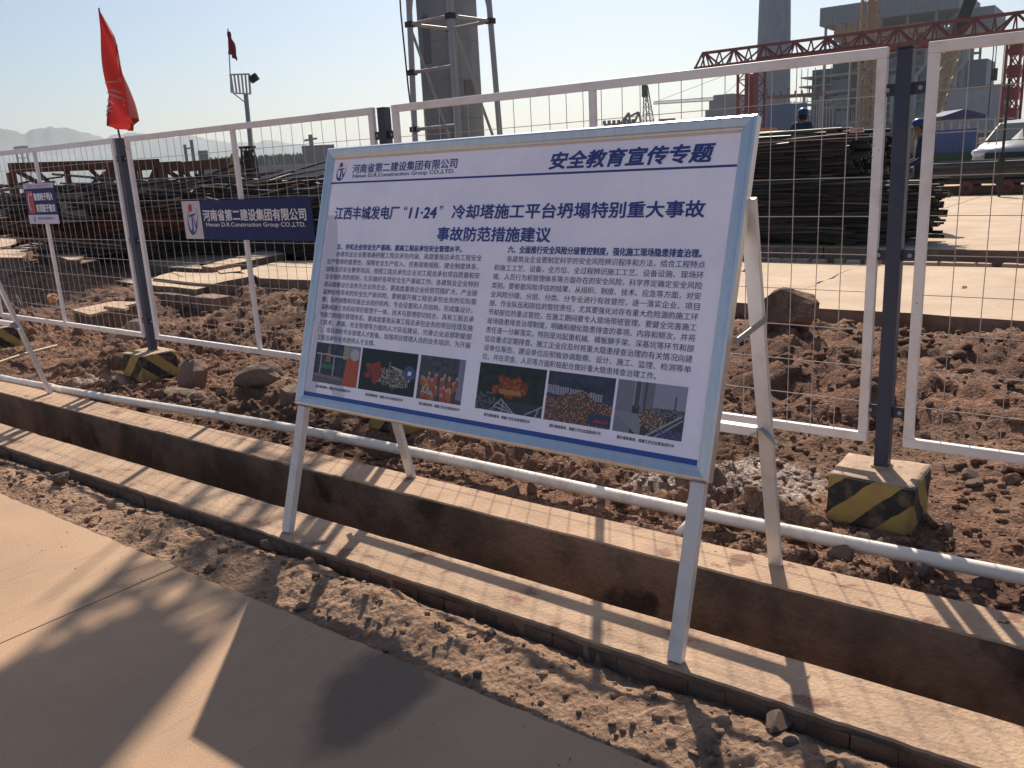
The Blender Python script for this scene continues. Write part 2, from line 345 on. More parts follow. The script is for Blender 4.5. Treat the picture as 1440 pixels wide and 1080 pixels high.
# ------------------------------------------------------------------ the ground
verge = link_mesh('dirt_verge', grid_mesh('dirt_verge', seg((-34, -12, 0.15), (-12, -6, 0.03), (-6, 0.6, 0.009), (0.6, 4, 0.06)), seg((1.72, 2.26, 0.010),), H, M_DIRT)); tag(verge, kind='structure')
g1 = link_mesh('dirt_ground', grid_mesh('dirt_ground', seg((-34, -14, 0.08), (-14, -8, 0.024), (-8, 1.2, 0.014), (1.2, 4, 0.05)), seg((3.00, 5.2, 0.0145),), H, M_DIRT)); tag(g1, kind='structure')
g2 = link_mesh('dirt_ground', grid_mesh('dirt_ground', seg((-34, -20, 0.09), (-20, 1.5, 0.035), (1.5, 4, 0.08)), seg((5.2, 13.4, 0.04),), H, M_DIRT)); tag(g2, kind='structure')
e = MB()
for x0, x1, y0, y1 in ((-5900, 3900, 13.4, 5900), (-5900, -34, 3.1, 13.4), (4, 3900, 3.1, 13.4), (-5900, -34, -60, 1.77), (4, 3900, -60, 1.77), (-5900, -34, 1.77, 3.1), (-5900, 3900, -900, -60), (4, 3900, 1.77, 3.1)):
    e.add([(x0, y0, -0.12), (x1, y0, -0.12), (x1, y1, -0.12), (x0, y1, -0.12)], [(0, 1, 2, 3)])
tag(e.build('earth', M_EARTH), kind='structure')

# road of cast slabs
road = empty('road'); tag(road, kind='structure')
JX = [-33.3, -28.3, -23.3, -18.3, -13.3, -8.3, -3.25, 1.75, 6.0]
for i in range(len(JX) - 1):
    a, b = JX[i] + 0.004, JX[i + 1] - 0.004
    xs = np.arange(a, b, 0.03 if a > -9 else 0.2); xs = np.append(xs, b)
    edge = 1.775 + shear(xs) * 0.3 + 0.012 * pn(xs * 2.2, xs * 0) + 0.012 * pn(xs * 14, xs * 0 + 3)
    edge = edge - 0.02 * np.clip(pn(xs * 6, xs * 0 + 9) - 0.25, 0, 1)
    vs = []; fs = []
    for x_, e_ in zip(xs, edge): vs += [(x_, -8, 0), (x_, -8, -0.2), (x_, e_ - 0.004, 0), (x_, e_, -0.006), (x_, e_ - 0.01, -0.2)]
    for k in range(len(xs) - 1):
        p0, p1 = 5 * k, 5 * k + 5
        fs += [(p0, p1, p1 + 2, p0 + 2), (p0 + 2, p1 + 2, p1 + 3, p0 + 3), (p0 + 3, p1 + 3, p1 + 4, p0 + 4), (p0 + 1, p0, p0 + 2, p0 + 3, p0 + 4)[:0] or (p0, p0 + 1, p1 + 1, p1)]
    fs += [(0, 2, 3, 4, 1), (5 * len(xs) - 5, 5 * len(xs) - 4, 5 * len(xs) - 1, 5 * len(xs) - 2, 5 * len(xs) - 3)]
    s_ = MB(); s_.add(vs, fs); s_.build('concrete_slab', M_ROAD, road)
u = MB(); u.add([(-34, -60, -0.03), (6, -60, -0.03), (6, 1.8, -0.03), (-34, 1.8, -0.03)], [(0, 1, 2, 3)])
jb = u.build('joint_bed', M_GAP, road)
u = MB(); u.add([(-34, -60, -0.002), (6, -60, -0.002), (6, -8.01, -0.002), (-34, -8.01, -0.002)], [(0, 1, 2, 3)])
u.build('concrete_slab', M_ROAD, road)

# drainage channel: two concrete walls with a bed between
def wall_strip(name, y0, y1, ztop, zbot, parent, cap_only=False, seed=0):
    xs = seg((-34, -9, 0.5), (-9, 0.6, 0.03), (0.6, 4, 0.3)); vs = []; fs = []
    for x_ in xs:
        s0 = float(shear(x_)); j = 0.006 * float(pn(np.array(x_ * 5.1 + seed), np.array(0.0))) + 0.004 * float(pn(np.array(x_ * 21.0 + seed), np.array(2.0)))
        j2 = 0.008 * float(pn(np.array(x_ * 4.1 + seed), np.array(6.0))) + 0.007 * float(pn(np.array(x_ * 19.0 + seed), np.array(5.0)))
        zz = ztop + 0.004 * float(pn(np.array(x_ * 1.5), np.array(seed + 1.0)))
        ya, yb = y0 + s0 + j2, y1 + s0 + j
        vs += [(x_, ya, zbot), (x_, ya, zz - 0.007), (x_, ya + 0.006, zz), (x_, yb - 0.006, zz), (x_, yb, zz - 0.007), (x_, yb, zbot)]
    n = len(xs); mb = MB(); faces_top = []; side = []
    for k in range(n - 1):
        a, b = 6 * k, 6 * k + 6
        faces_top += [(a + 1, b + 1, b + 2, a + 2), (a + 2, b + 2, b + 3, a + 3), (a + 3, b + 3, b + 4, a + 4)]
        side += [(a, b, b + 1, a + 1), (a + 4, b + 4, b + 5, a + 5), (a + 5, b + 5, b, a)]
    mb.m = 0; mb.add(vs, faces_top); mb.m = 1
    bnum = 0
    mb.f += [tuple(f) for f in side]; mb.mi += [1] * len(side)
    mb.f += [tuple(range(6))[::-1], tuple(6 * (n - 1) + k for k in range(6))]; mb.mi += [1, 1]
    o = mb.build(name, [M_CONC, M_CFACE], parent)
    return o
chan = empty('drainage_channel'); tag(chan, kind='structure')
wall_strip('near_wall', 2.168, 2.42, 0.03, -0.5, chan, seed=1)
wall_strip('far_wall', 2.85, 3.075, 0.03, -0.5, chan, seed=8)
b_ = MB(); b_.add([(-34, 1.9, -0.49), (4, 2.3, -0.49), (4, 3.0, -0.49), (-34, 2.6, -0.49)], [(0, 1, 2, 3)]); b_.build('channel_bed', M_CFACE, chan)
# soldier course of bricks on the verge side of the near wall
x_ = -6.6; bmeshes = []
for k in range(4):
    q = MB(); w = 0.118 + 0.004 * k; q.box((0, 0, 0), (w, 0.022, 0.140)); me = q.mesh('brick', M_BRICK)
    for v in me.vertices: v.co += Vector((random.uniform(-.003, .003), random.uniform(-.004, .004), random.uniform(-.006, .002)))
    bmeshes.append((me, w))
while x_ < 0.9:
    me, w = random.choice(bmeshes); b = link_mesh('brick', me, chan)
    b.location = (x_ + w / 2, 2.1745 + float(shear(x_)) + random.uniform(-.003, .003), -0.060 + random.uniform(-.006, .003)); b.rotation_euler = (random.uniform(-.03, .03), random.uniform(-.02, .02), 0.012 + random.uniform(-.035, .035))
    x_ += w + 0.003 + (0.010 * random.random() if random.random() < .3 else 0)

# stones and clods
def rock_mesh(name, m, sub=1, seed=0, flat=(1, 1, 1), cuts=5, amp=0.25):
    bm = bmesh.new(); bmesh.ops.create_icosphere(bm, subdivisions=sub, radius=1.0)
    rr = random.Random(seed); pl = []
    for _ in range(cuts):
        n = Vector((rr.uniform(-1, 1), rr.uniform(-1, 1), rr.uniform(-1, 1))).normalized(); pl.append((n, rr.uniform(0.55, 0.85)))
    for v in bm.verts:
        p = v.co.copy(); s = 1 + amp * mnoise.noise(p * 1.3 + Vector((seed, 0, 0))) + 0.5 * amp * mnoise.noise(p * 3.1 + Vector((0, seed, 0)))
        p = p * s
        for n, d in pl:
            t = p.dot(n)
            if t > d: p -= n * (t - d)
        if sub > 2: p += p.normalized() * 0.03 * mnoise.noise(p * 9)
        v.co = Vector((p.x * flat[0], p.y * flat[1], p.z * flat[2]))
    me = bpy.data.meshes.new(name); bm.to_mesh(me); bm.free(); me.materials.append(m)
    return me
RM = [rock_mesh('stone', M_DIRT if k % 3 else M_ROCK, 2, k, (1, random.uniform(.7, 1), random.uniform(.5, .8))) for k in range(7)]
def Hs(x, y): return float(H(np.array([x]), np.array([y]))[0])
placed = 0
def put_stone(x, y, s, parent):
    global placed
    o = link_mesh('stone', random.choice(RM), parent); o.location = (x, y, Hs(x, y) + s * 0.18)
    o.scale = (s, s * random.uniform(.8, 1.1), s * random.uniform(.8, 1.1)); o.rotation_euler = (random.uniform(-.5, .5), random.uniform(-.5, .5), random.uniform(0, 6.28)); placed += 1
for k in range(95):
    t = random.random(); x = -8.5 + 9.2 * t ** 0.8; y = random.choice([random.uniform(3.16, 3.7), random.uniform(3.3, 5.2), random.uniform(3.3, 7.5)])
    if min(abs(x - bx) for bx in BLOCKX) < .25 and abs(y - 3.85) < .25: continue
    put_stone(x, y, random.uniform(.02, .055) * (1 + 0.1 * y), g1 if y < 5.2 else g2)
for k in range(75): put_stone(random.uniform(-14, -4.5), random.uniform(4.3, 8.6), random.uniform(.04, .12), g2)
for k in range(55):
    x = -5.8 + 6.0 * random.random(); put_stone(x, random.uniform(1.86, 2.13) + float(shear(x)), random.uniform(.012, .03), verge)

def crumbs(name, n, xr, yr, smin, smax, parent, pw=3.0):
    bm = bmesh.new(); bmesh.ops.create_icosphere(bm, subdivisions=1, radius=1)
    bv = np.array([v.co[:] for v in bm.verts]); bf = np.array([[v.index for v in f.verts] for f in bm.faces]); bm.free()
    xs = xr[0] + (xr[1] - xr[0]) * rng.random(n) ** 0.75; ys = yr[0] + (yr[1] - yr[0]) * rng.random(n) ** 1.3
    zs = H(xs, ys); s = smin + (smax - smin) * rng.random(n) ** pw
    V = bv[None] * (1 + 0.8 * (rng.random((n, len(bv), 1)) - 0.5)) * s[:, None, None] * np.stack([rng.uniform(.7, 1.3, n), rng.uniform(.7, 1.3, n), rng.uniform(.5, .9, n)], -1)[:, None, :]
    V = V + np.stack([xs, ys, zs + s * 0.15], -1)[:, None, :]
    F = bf[None] + (np.arange(n) * len(bv))[:, None, None]
    me = bpy.data.meshes.new(name); V = V.reshape(-1, 3); F = F.reshape(-1, 3)
    me.vertices.add(len(V)); me.vertices.foreach_set('co', V.ravel()); me.loops.add(F.size); me.loops.foreach_set('vertex_index', F.ravel().astype(np.int32))
    me.polygons.add(len(F)); me.polygons.foreach_set('loop_start', np.arange(0, F.size, 3, dtype=np.int32)); me.polygons.foreach_set('loop_total', np.full(len(F), 3, dtype=np.int32))
    me.update(calc_edges=True); me.materials.append(M_DIRT)
    o = link_mesh(name, me, parent); o['kind'] = 'stuff'; return o
crumbs('soil_crumbs', 4500, (-7, 0.4), (3.12, 5.2), .006, .03, g1)
crumbs('soil_crumbs', 2500, (-13, 0.4), (5.2, 9), .012, .06, g2)
crumbs('soil_crumbs', 1500, (-6, 0.3), (1.80, 2.17), .002, .016, verge, 5.0)
grit = crumbs('road_grit', 200, (-5.5, 0.2), (1.5, 1.765), .001, .0035, None, 4.0); gv = grit.data
_a = np.zeros(len(gv.vertices) * 3); gv.vertices.foreach_get('co', _a); _a = _a.reshape(-1, 3); _z0 = H(_a[:, 0], _a[:, 1]); _b = _a.reshape(200, -1, 3); _b[:, :, 2] -= _b[:, :, 2].min(1)[:, None] - .0; gv.vertices.foreach_set('co', _b.ravel()); gv.update()

# puddle beside the second block
pw = MB(); pts = []
for k in range(22):
    a = 2 * math.pi * k / 22; r = 1 + .22 * math.sin(3 * a + 1) + .12 * math.sin(7 * a)
    pts.append((-7.0 + .42 * r * math.cos(a), 3.44 + .13 * r * math.sin(a), -0.050))
pw.add(pts, [tuple(range(22))])
M_WATER = mat('muddy_water', (0.10, 0.075, 0.06), 0.04, spec=0.8)
tag(pw.build('puddle', M_WATER), kind='structure')

# ------------------------------------------------------------------ concrete yard and broken slabs beyond the fence
def poly_slab(name, corners, z, depth, m=None, parent=None, jag=0.03, seed=1, drop=None):
    rr = random.Random(seed); pts = []
    cs = [Vector(c) for c in corners]
    for i, c in enumerate(cs):
        d = cs[(i + 1) % len(cs)] - c; n = max(2, int(d.length / 0.35))
        for k in range(n):
            t = k / n; p = c + d * t
            if 0 < k: p += Vector((rr.uniform(-jag, jag), rr.uniform(-jag, jag), 0))
            pts.append(p)
    n = len(pts); mb = MB()
    vs = [(p.x, p.y, z + (drop(p) if drop else 0)) for p in pts] + [(p.x + rr.uniform(-jag, jag), p.y + rr.uniform(-jag, jag), z - depth) for p in pts]
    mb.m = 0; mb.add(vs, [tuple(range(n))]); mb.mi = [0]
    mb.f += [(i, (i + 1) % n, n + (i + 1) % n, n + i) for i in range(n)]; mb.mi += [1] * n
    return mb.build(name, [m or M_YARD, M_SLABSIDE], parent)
yard = empty('concrete_yard'); tag(yard, kind='structure')
XS = [-7.4, -3.4, 0.6, 4.6]
for i in range(3): poly_slab('concrete_slab', [(XS[i] + .01, 9.05 - .1 * i, 0), (XS[i + 1] - .01, 8.95 - .1 * i, 0), (XS[i + 1] - .01, 12.62, 0), (XS[i] + .01, 12.62, 0)], 0.0, 0.35, parent=yard, seed=i + 3, jag=.045)
for i in range(-3, 3):
    for j in range(3):
        x0 = -4.2 + 4 * i; y0 = 13.35 + 5 * j
        if i == -3 and j == 0: x0 += .0
        poly_slab('concrete_slab', [(x0 + .012, y0 + .012, 0), (x0 + 3.988, y0 + .012, 0), (x0 + 3.988, y0 + 4.988, 0), (x0 + .012, y0 + 4.988, 0)], 0.14, 0.4, parent=yard, jag=0.004, seed=20 + i * 3 + j)
yb = MB(); yb.add([(-16, 13.36, 0.12), (8, 13.36, 0.12), (8, 28.3, 0.12), (-16, 28.3, 0.12)], [(0, 1, 2, 3)]); yb.build('joint_bed', M_GAP, yard)
yb = MB(); yb.prism([(-40, 28.4), (60, 28.4), (60, 66), (-40, 66)], -0.3, 0.35); yb.build('upper_yard', M_YARD, yard)
rub = MB()
for k in range(26): rub.box((-5 + k * .24 + random.uniform(-.05, .05), 12.8 + random.uniform(-.06, .06), 0.0), (random.uniform(.12, .24), random.uniform(.08, .15), .07), Matrix.Rotation(random.uniform(-.3, .3), 3, 'Z'))
o = rub.build('slab_rubble', M_YARD, yard); o['kind'] = 'stuff'

broken = empty('broken_slabs'); tag(broken, kind='structure')
def PS(px, z=0.0): return [G(x, y, z) for x, y in px]
poly_slab('broken_slab', PS([(180, 369), (240, 376), (285, 378), (283, 370), (330, 366), (400, 354), (380, 350), (300, 349), (250, 362)], .02), .02, .35, parent=broken, seed=41, jag=.05)
poly_slab('broken_slab', PS([(283, 374), (300, 376), (399, 357), (398, 352), (378, 349), (330, 362)], .12), .12, .18, parent=broken, seed=42, jag=.02)
poly_slab('broken_slab', PS([(335, 381), (365, 391), (450, 395), (480, 380), (450, 366), (395, 367)], .02), .02, .35, parent=broken, seed=43, jag=.05)
poly_slab('broken_slab', PS([(215, 391), (300, 399), (340, 391), (360, 386), (300, 382), (290, 384), (245, 382)], .03), .03, .22, parent=broken, seed=44, jag=.05)
poly_slab('broken_slab', PS([(150, 394), (210, 400), (275, 407), (308, 400), (240, 395), (205, 390)], -.02), -.02, .22, parent=broken, seed=45, jag=.05)
poly_slab('broken_slab', PS([(294, 376), (310, 384), (338, 381), (336, 374), (306, 371)], .05), .05, .14, parent=broken, seed=46, jag=.03)
poly_slab('broken_slab', PS([(-40, 362), (34, 362), (43, 338), (-30, 334)], .10), .10, .45, parent=broken, seed=47, jag=.05)
poly_slab('broken_slab', PS([(56, 356), (112, 367), (121, 356), (60, 352)], .02), .02, .3, parent=broken, seed=48, jag=.08)
poly_slab('broken_slab', PS([(70, 363), (115, 371), (138, 366), (130, 362)], -.06), -.06, .2, parent=broken, seed=49, jag=.05)
w = MB()
for k in range(8):
    a = G(163 + k * 18, 402 + 1.6 * k, -.06); w.box((a.x, a.y + .12, -.36), (.62, .3, .5 + random.uniform(-.02, .03)), Matrix.Rotation(-.1, 3, 'Z'))
w.build('retaining_block_wall', M_SLABSIDE, broken, bevel=.015)

# brick pit with a timber lid
pit = empty('inspection_pit', tuple(G(140, 450, -.1)), 0, 'low brick inspection pit with tan lid, behind the fence left of the flag post', 'inspection pit')
M_LID = mat('pit_lid', (0.55, 0.37, 0.24), .8, col2=(0.42, 0.27, 0.18), nscale=5)
cs = PS([(101, 437), (127, 444), (198, 426), (160, 425)], 0.05); o0 = pit.location
loc_ = [(c.x - o0.x, c.y - o0.y) for c in cs]
mb = MB(); mb.prism([(a * .97, b * .97) for a, b in loc_], -.45, .13); mb.build('brick_body', M_BRICK, pit)
mb = MB(); mb.prism(loc_, .132, .165); mb.build('lid', M_LID, pit)
cs = PS([(145, 428), (175, 432), (181, 429), (152, 425)], 0.12)
mb = MB(); mb.prism([(c.x - o0.x, c.y - o0.y) for c in cs], .167, .20); mb.build('board', M_LID, pit)

# prominent single rocks and lumps (px, py of their foot, size in m)
BIG = [((1100, 484), .29, (1.1, .8, .72), 'big broken concrete lump below the yard edge, just right of the notice board', M_DIRT, 3),
       ((1339, 510), .085, (1.2, .9, .75), 'small squared stone on the dirt behind the rightmost fence panel', M_ROCK2, 1),
       ((262, 545), .17, (1, .8, 1), 'upright muddy boulder right of the striped block under the red flag', M_ROCK, 3),
       ((352, 556), .16, (1.25, .8, .7), 'flat topped boulder between the flag post block and the notice board', M_ROCK, 3),
       ((404, 572), .13, (1, .8, .95), 'rounded boulder just left of the notice board lower corner', M_ROCK, 3),
       ((245, 563), .12, (1.7, .8, .32), 'flat slab of rubble lying beside the white pipe left of the notice board', M_ROCK2, 2),
       ((272, 570), .08, (1.2, .8, .7), 'pale stone touching the white pipe, in front of the flat rubble slab', M_ROCK2, 2),
       ((310, 563), .075, (1, .8, .7), 'fist sized stone between the flat rubble slab and the flat topped boulder', M_ROCK, 2),
       ((186, 488), .19, (1, .9, .85), 'angular lump of dirt behind the left end of the block under the flag', M_ROCK2, 2),
       ((163, 484), .15, (1, .9, .75), 'second lump left of the flag post, behind the block', M_ROCK2, 2),
       ((150, 500), .09, (1, .9, .7), 'reddish stone left of the block under the flag', M_ROCK, 2),
       ((100, 540), .10, (1.6, .7, .6), 'dark brick piece by the foot of the leaning aluminium leg', M_ROCK, 2),
       ((1180, 800), .055, (1.0, .9, .75), 'large stone under the white pipe near the right rear leg of the board', M_ROCK, 3),
       ((1140, 788), .035, (1, .8, 1), 'upright stone at the channel edge beside the right rear leg', M_ROCK, 2),
       ((1290, 818), .035, (1.2, .9, .9), 'dark stone under the white pipe below the right striped block', M_ROCK, 2),
       ((1330, 752), .04, (.8, .8, 1.1), 'dark stone above the white pipe right of the striped block', M_ROCK, 2),
       ((83, 690), .055, (1.1, .8, .85), 'brown boulder on the verge at the left, beside the channel wall', M_ROCK, 3),
       ((375, 772), .05, (1.2, .8, .8), 'stone on the verge left of the front left leg of the board', M_ROCK, 2),
       ((1090, 1026), .05, (1.4, .8, .7), 'stone on the verge at the bottom right, below the rear leg shadow', M_ROCK, 2),
       ((745, 692), .04, (.9, .6, 1), 'reddish stone poking up under the white pipe below the board', M_ROCK, 2)]
for i, ((px, py), s, fl, lab, m_, sub) in enumerate(BIG):
    z0 = 0.0
    p = G(px, py, -.03)
    if py < 600 and i < 3: p = G(px, py, -.08 if i == 0 else -.02)
    o = link_mesh('rock', rock_mesh('rock', m_, sub, 50 + i, fl, 7, .3)); o.scale = (s, s, s)
    o.location = (p.x, p.y + s * .5, max(Hs(p.x, p.y), -.12) + s * fl[2] * .45); o.rotation_euler = (0, 0, i * 1.3); tag(o, lab, 'rock')

# ------------------------------------------------------------------ white water pipe along the drain
pp = [(-20, 2.62), (-12, 2.83), (-7.96, 3.01), (-6, 3.12), (-3.98, 3.25), (-2.88, 3.30), (-1.29, 3.335), (-0.29, 3.36), (1, 3.40), (4, 3.5)]
def pipe_pt(x):
    for (a, b), (c, d) in zip(pp, pp[1:]):
        if a <= x <= c: t = (x - a) / (c - a); return Vector((x, b + (d - b) * t, 0.05 + .012 * math.sin(x * 1.1)))
pipe = empty('water_pipe', (-4, 3.2, 0), 0, 'long white plastic pipe lying on the dirt along the drainage channel', 'pipe')
off = Vector((-4, 3.2, 0))
joints = [-20, -7.15, -3.93, 0.9, 4]
for a, b in zip(joints, joints[1:]):
    n = max(4, int((b - a) / .3)); t = MB(); t.tube([pipe_pt(min(a + (b - a) * k / n, 3.999)) - off for k in range(n + 1)], .0295, 16, True); t.build('pipe_length', M_PVC, pipe, smooth=True)
for j in joints[1:-1]:
    t = MB(); t.tube([pipe_pt(j - .05) - off, pipe_pt(j + .05) - off], .0345, 18); t.build('coupling', M_PVC, pipe, smooth=True)
M_TANP = mat('tan_pole', (.50, .34, .22), .6)
# a thin loose pole on the dirt at the far left and a stub under the pipe
t = MB(); a, b = G(-20, 516, .02), G(80, 486, .02); t.tube([a, (a + b) / 2 + Vector((0, 0, .015)), b], .014, 10)
tag(t.build('loose_pole', M_TANP), 'thin pale pole lying on the mud behind the leaning leg at the left', 'pole')
t = MB(); a, b = G(953, 752, .0), G(975, 728, .05); t.tube([a, b], .018, 10)
tag(t.build('pipe_stub', M_PVC, smooth=True), 'short grey pipe stub sticking out of the dirt behind the front right leg', 'pipe')

# ------------------------------------------------------------------ printed text
_txt_cache = {}
def glyphs(s, bold=0.0, res=2):
    key = (s, bold, res)
    if key in _txt_cache: return _txt_cache[key]
    c = bpy.data.curves.new('lettering', 'FONT'); c.body = s; c.resolution_u = res; c.offset = bold
    o = bpy.data.objects.new('lettering', c); COL.objects.link(o)
    dg = bpy.context.evaluated_depsgraph_get(); me = bpy.data.meshes.new_from_object(o.evaluated_get(dg))
    v = np.zeros(len(me.vertices) * 3); me.vertices.foreach_get('co', v); v = v.reshape(-1, 3)
    f = [tuple(p.vertices) for p in me.polygons]
    bpy.data.objects.remove(o); bpy.data.curves.remove(c); bpy.data.meshes.remove(me)
    _txt_cache[key] = (v, f); return v, f
def put_text(mb, s, x0, x1, y0, y1, n=0.0, bold=0.0, shear_=0.0, fn=None, res=2):
    """fits the lettering of s into the box x0..x1, y0..y1"""
    v, f = glyphs(s, 0.0, res)
    if not len(v): return
    a, b = v[:, :2].min(0), v[:, :2].max(0)
    X = x0 + (v[:, 0] - a[0]) / (b[0] - a[0]) * (x1 - x0); Y = y0 + (v[:, 1] - a[1]) / (b[1] - a[1]) * (y1 - y0)
    X = X + (Y - y0) * shear_
    e_ = bold * (y1 - y0) * 1.35   # heavier strokes: layered sheets a hair apart
    offs = [(0, 0)] if bold <= 0 else ([(-e_, 0), (e_, 0)] if bold < .011 else [(-e_, -e_ * .7), (e_, e_ * .7), (-e_, e_ * .7), (e_, -e_ * .7), (0, e_), (0, -e_), (e_ * 1.2, 0), (-e_ * 1.2, 0)])
    for k, (ox, oy) in enumerate(offs): mb.add([fn(x + ox, y + oy, n + .00008 * k) for x, y in zip(X, Y)], f)

def logo(mb, cx, cy, w, h, n, fn, mi_blue=0, mi_red=1):
    """tilted ellipse ring, red dot and a stylised letter mark"""
    def P(x, y): return fn(cx + x * w / 2, cy + y * h / 2, n)
    mb.m = mi_blue
    vs = []; N = 30; rot = R(-24)
    for k in range(N + 1):
        a = R(118) + R(330 - 18) * k / N; th = 0.05 + 0.17 * max(0, math.sin((k / N) * math.pi)) ** 1.5 * (1.2 if k < N * .6 else .8)
        for r in (1.0, 1.0 - th):
            x, y = .66 * r * math.cos(a), .97 * r * math.sin(a); vs.append(P(x * math.cos(rot) - y * math.sin(rot), x * math.sin(rot) + y * math.cos(rot)))
    mb.add(vs, [(2 * k, 2 * k + 2, 2 * k + 3, 2 * k + 1) for k in range(N)])
    for poly in ([(-.42, .30), (.45, .40), (.45, .28), (-.42, .16)], [(-.12, .25), (.06, .27), (.02, -.55), (-.2, -.9), (-.42, -.8), (-.2, -.5)], [(.12, .22), (.2, .22), (.34, -.35), (.54, .1), (.5, -.25), (.3, -.72), (.18, -.3)]):
        mb.add([P(x, y) for x, y in poly], [tuple(range(len(poly)))])
    mb.m = mi_red
    mb.add([P(-.12 + .27 * math.cos(2 * math.pi * k / 20), .72 + .25 * math.sin(2 * math.pi * k / 20)) for k in range(20)], [tuple(range(20))])
    mb.m = 0

M_INKB = mat('blue_print', (0.035, 0.065, 0.27), .45); M_INKD = mat('dark_print', (0.05, 0.05, 0.09), .5); M_INKR = mat('red_print', (0.50, 0.03, 0.04), .45)
M_INKW = mat('white_print', (0.78, 0.78, 0.80), .5); M_BLUEVINYL = mat('blue_vinyl', (0.014, 0.026, 0.125), .6, bump=.3, bscale=6, spec=.35)
def translucent(m, col, fac):
    nt = m.node_tree; p = nt.nodes['Principled BSDF']; tl = nt.nodes.new('ShaderNodeBsdfTranslucent'); tl.inputs[0].default_value = (*col, 1); ms = nt.nodes.new('ShaderNodeMixShader'); ms.inputs[0].default_value = fac
    nt.links.new(p.outputs[0], ms.inputs[1]); nt.links.new(tl.outputs[0], ms.inputs[2]); nt.links.new(ms.outputs[0], nt.nodes['Material Output'].inputs[0])
M_PAPER = mat('board_print', (0.77, 0.76, 0.88), .33, col2=(0.67, 0.67, 0.82), nscale=2.6, lo=.45, hi=.60, detail=4, bump=.25, bscale=2.5)
translucent(M_PAPER, (.60, .64, .90), .18)
M_BAR = mat('board_blue_bar', (0.03, 0.09, 0.38), .35)
M_PALEMOUNT = mat('board_mountain_print', (0.68, 0.655, 0.76), .33, col2=(0.61, 0.595, 0.72), nscale=4); translucent(M_PALEMOUNT, (.60, .585, .77), .16)

def picture_mesh(name, img, x0, x1, y0, y1, n, fn, parent):
    """a small printed photograph: a fine grid whose cells carry the print's colours"""
    h, w, _ = img.shape; vs = []
    for j in range(h + 1):
        for i in range(w + 1): vs.append(fn(x0 + (x1 - x0) * i / w, y1 - (y1 - y0) * j / h, n))
    fs = [(j * (w + 1) + i, (j + 1) * (w + 1) + i, (j + 1) * (w + 1) + i + 1, j * (w + 1) + i + 1) for j in range(h) for i in range(w)]
    me = bpy.data.meshes.new(name); me.from_pydata(vs, [], fs)
    at_ = me.color_attributes.new('print', 'FLOAT_COLOR', 'CORNER')
    c = np.ones((h * w, 4, 4), np.float32); c[:, :, :3] = np.clip(img, 0, 1).reshape(-1, 1, 3); at_.data.foreach_set('color', c.ravel())
    if 'photo_print' not in MATS:
        m = bpy.data.materials.new('photo_print'); m.use_nodes = True; MATS['photo_print'] = m
        a = m.node_tree.nodes.new('ShaderNodeVertexColor'); a.layer_name = 'print'; p = m.node_tree.nodes['Principled BSDF']; p.inputs['Roughness'].default_value = .35
        m.node_tree.links.new(a.outputs[0], p.inputs['Base Color'])
    me.materials.append(MATS['photo_print'])
    return link_mesh(name, me, parent)
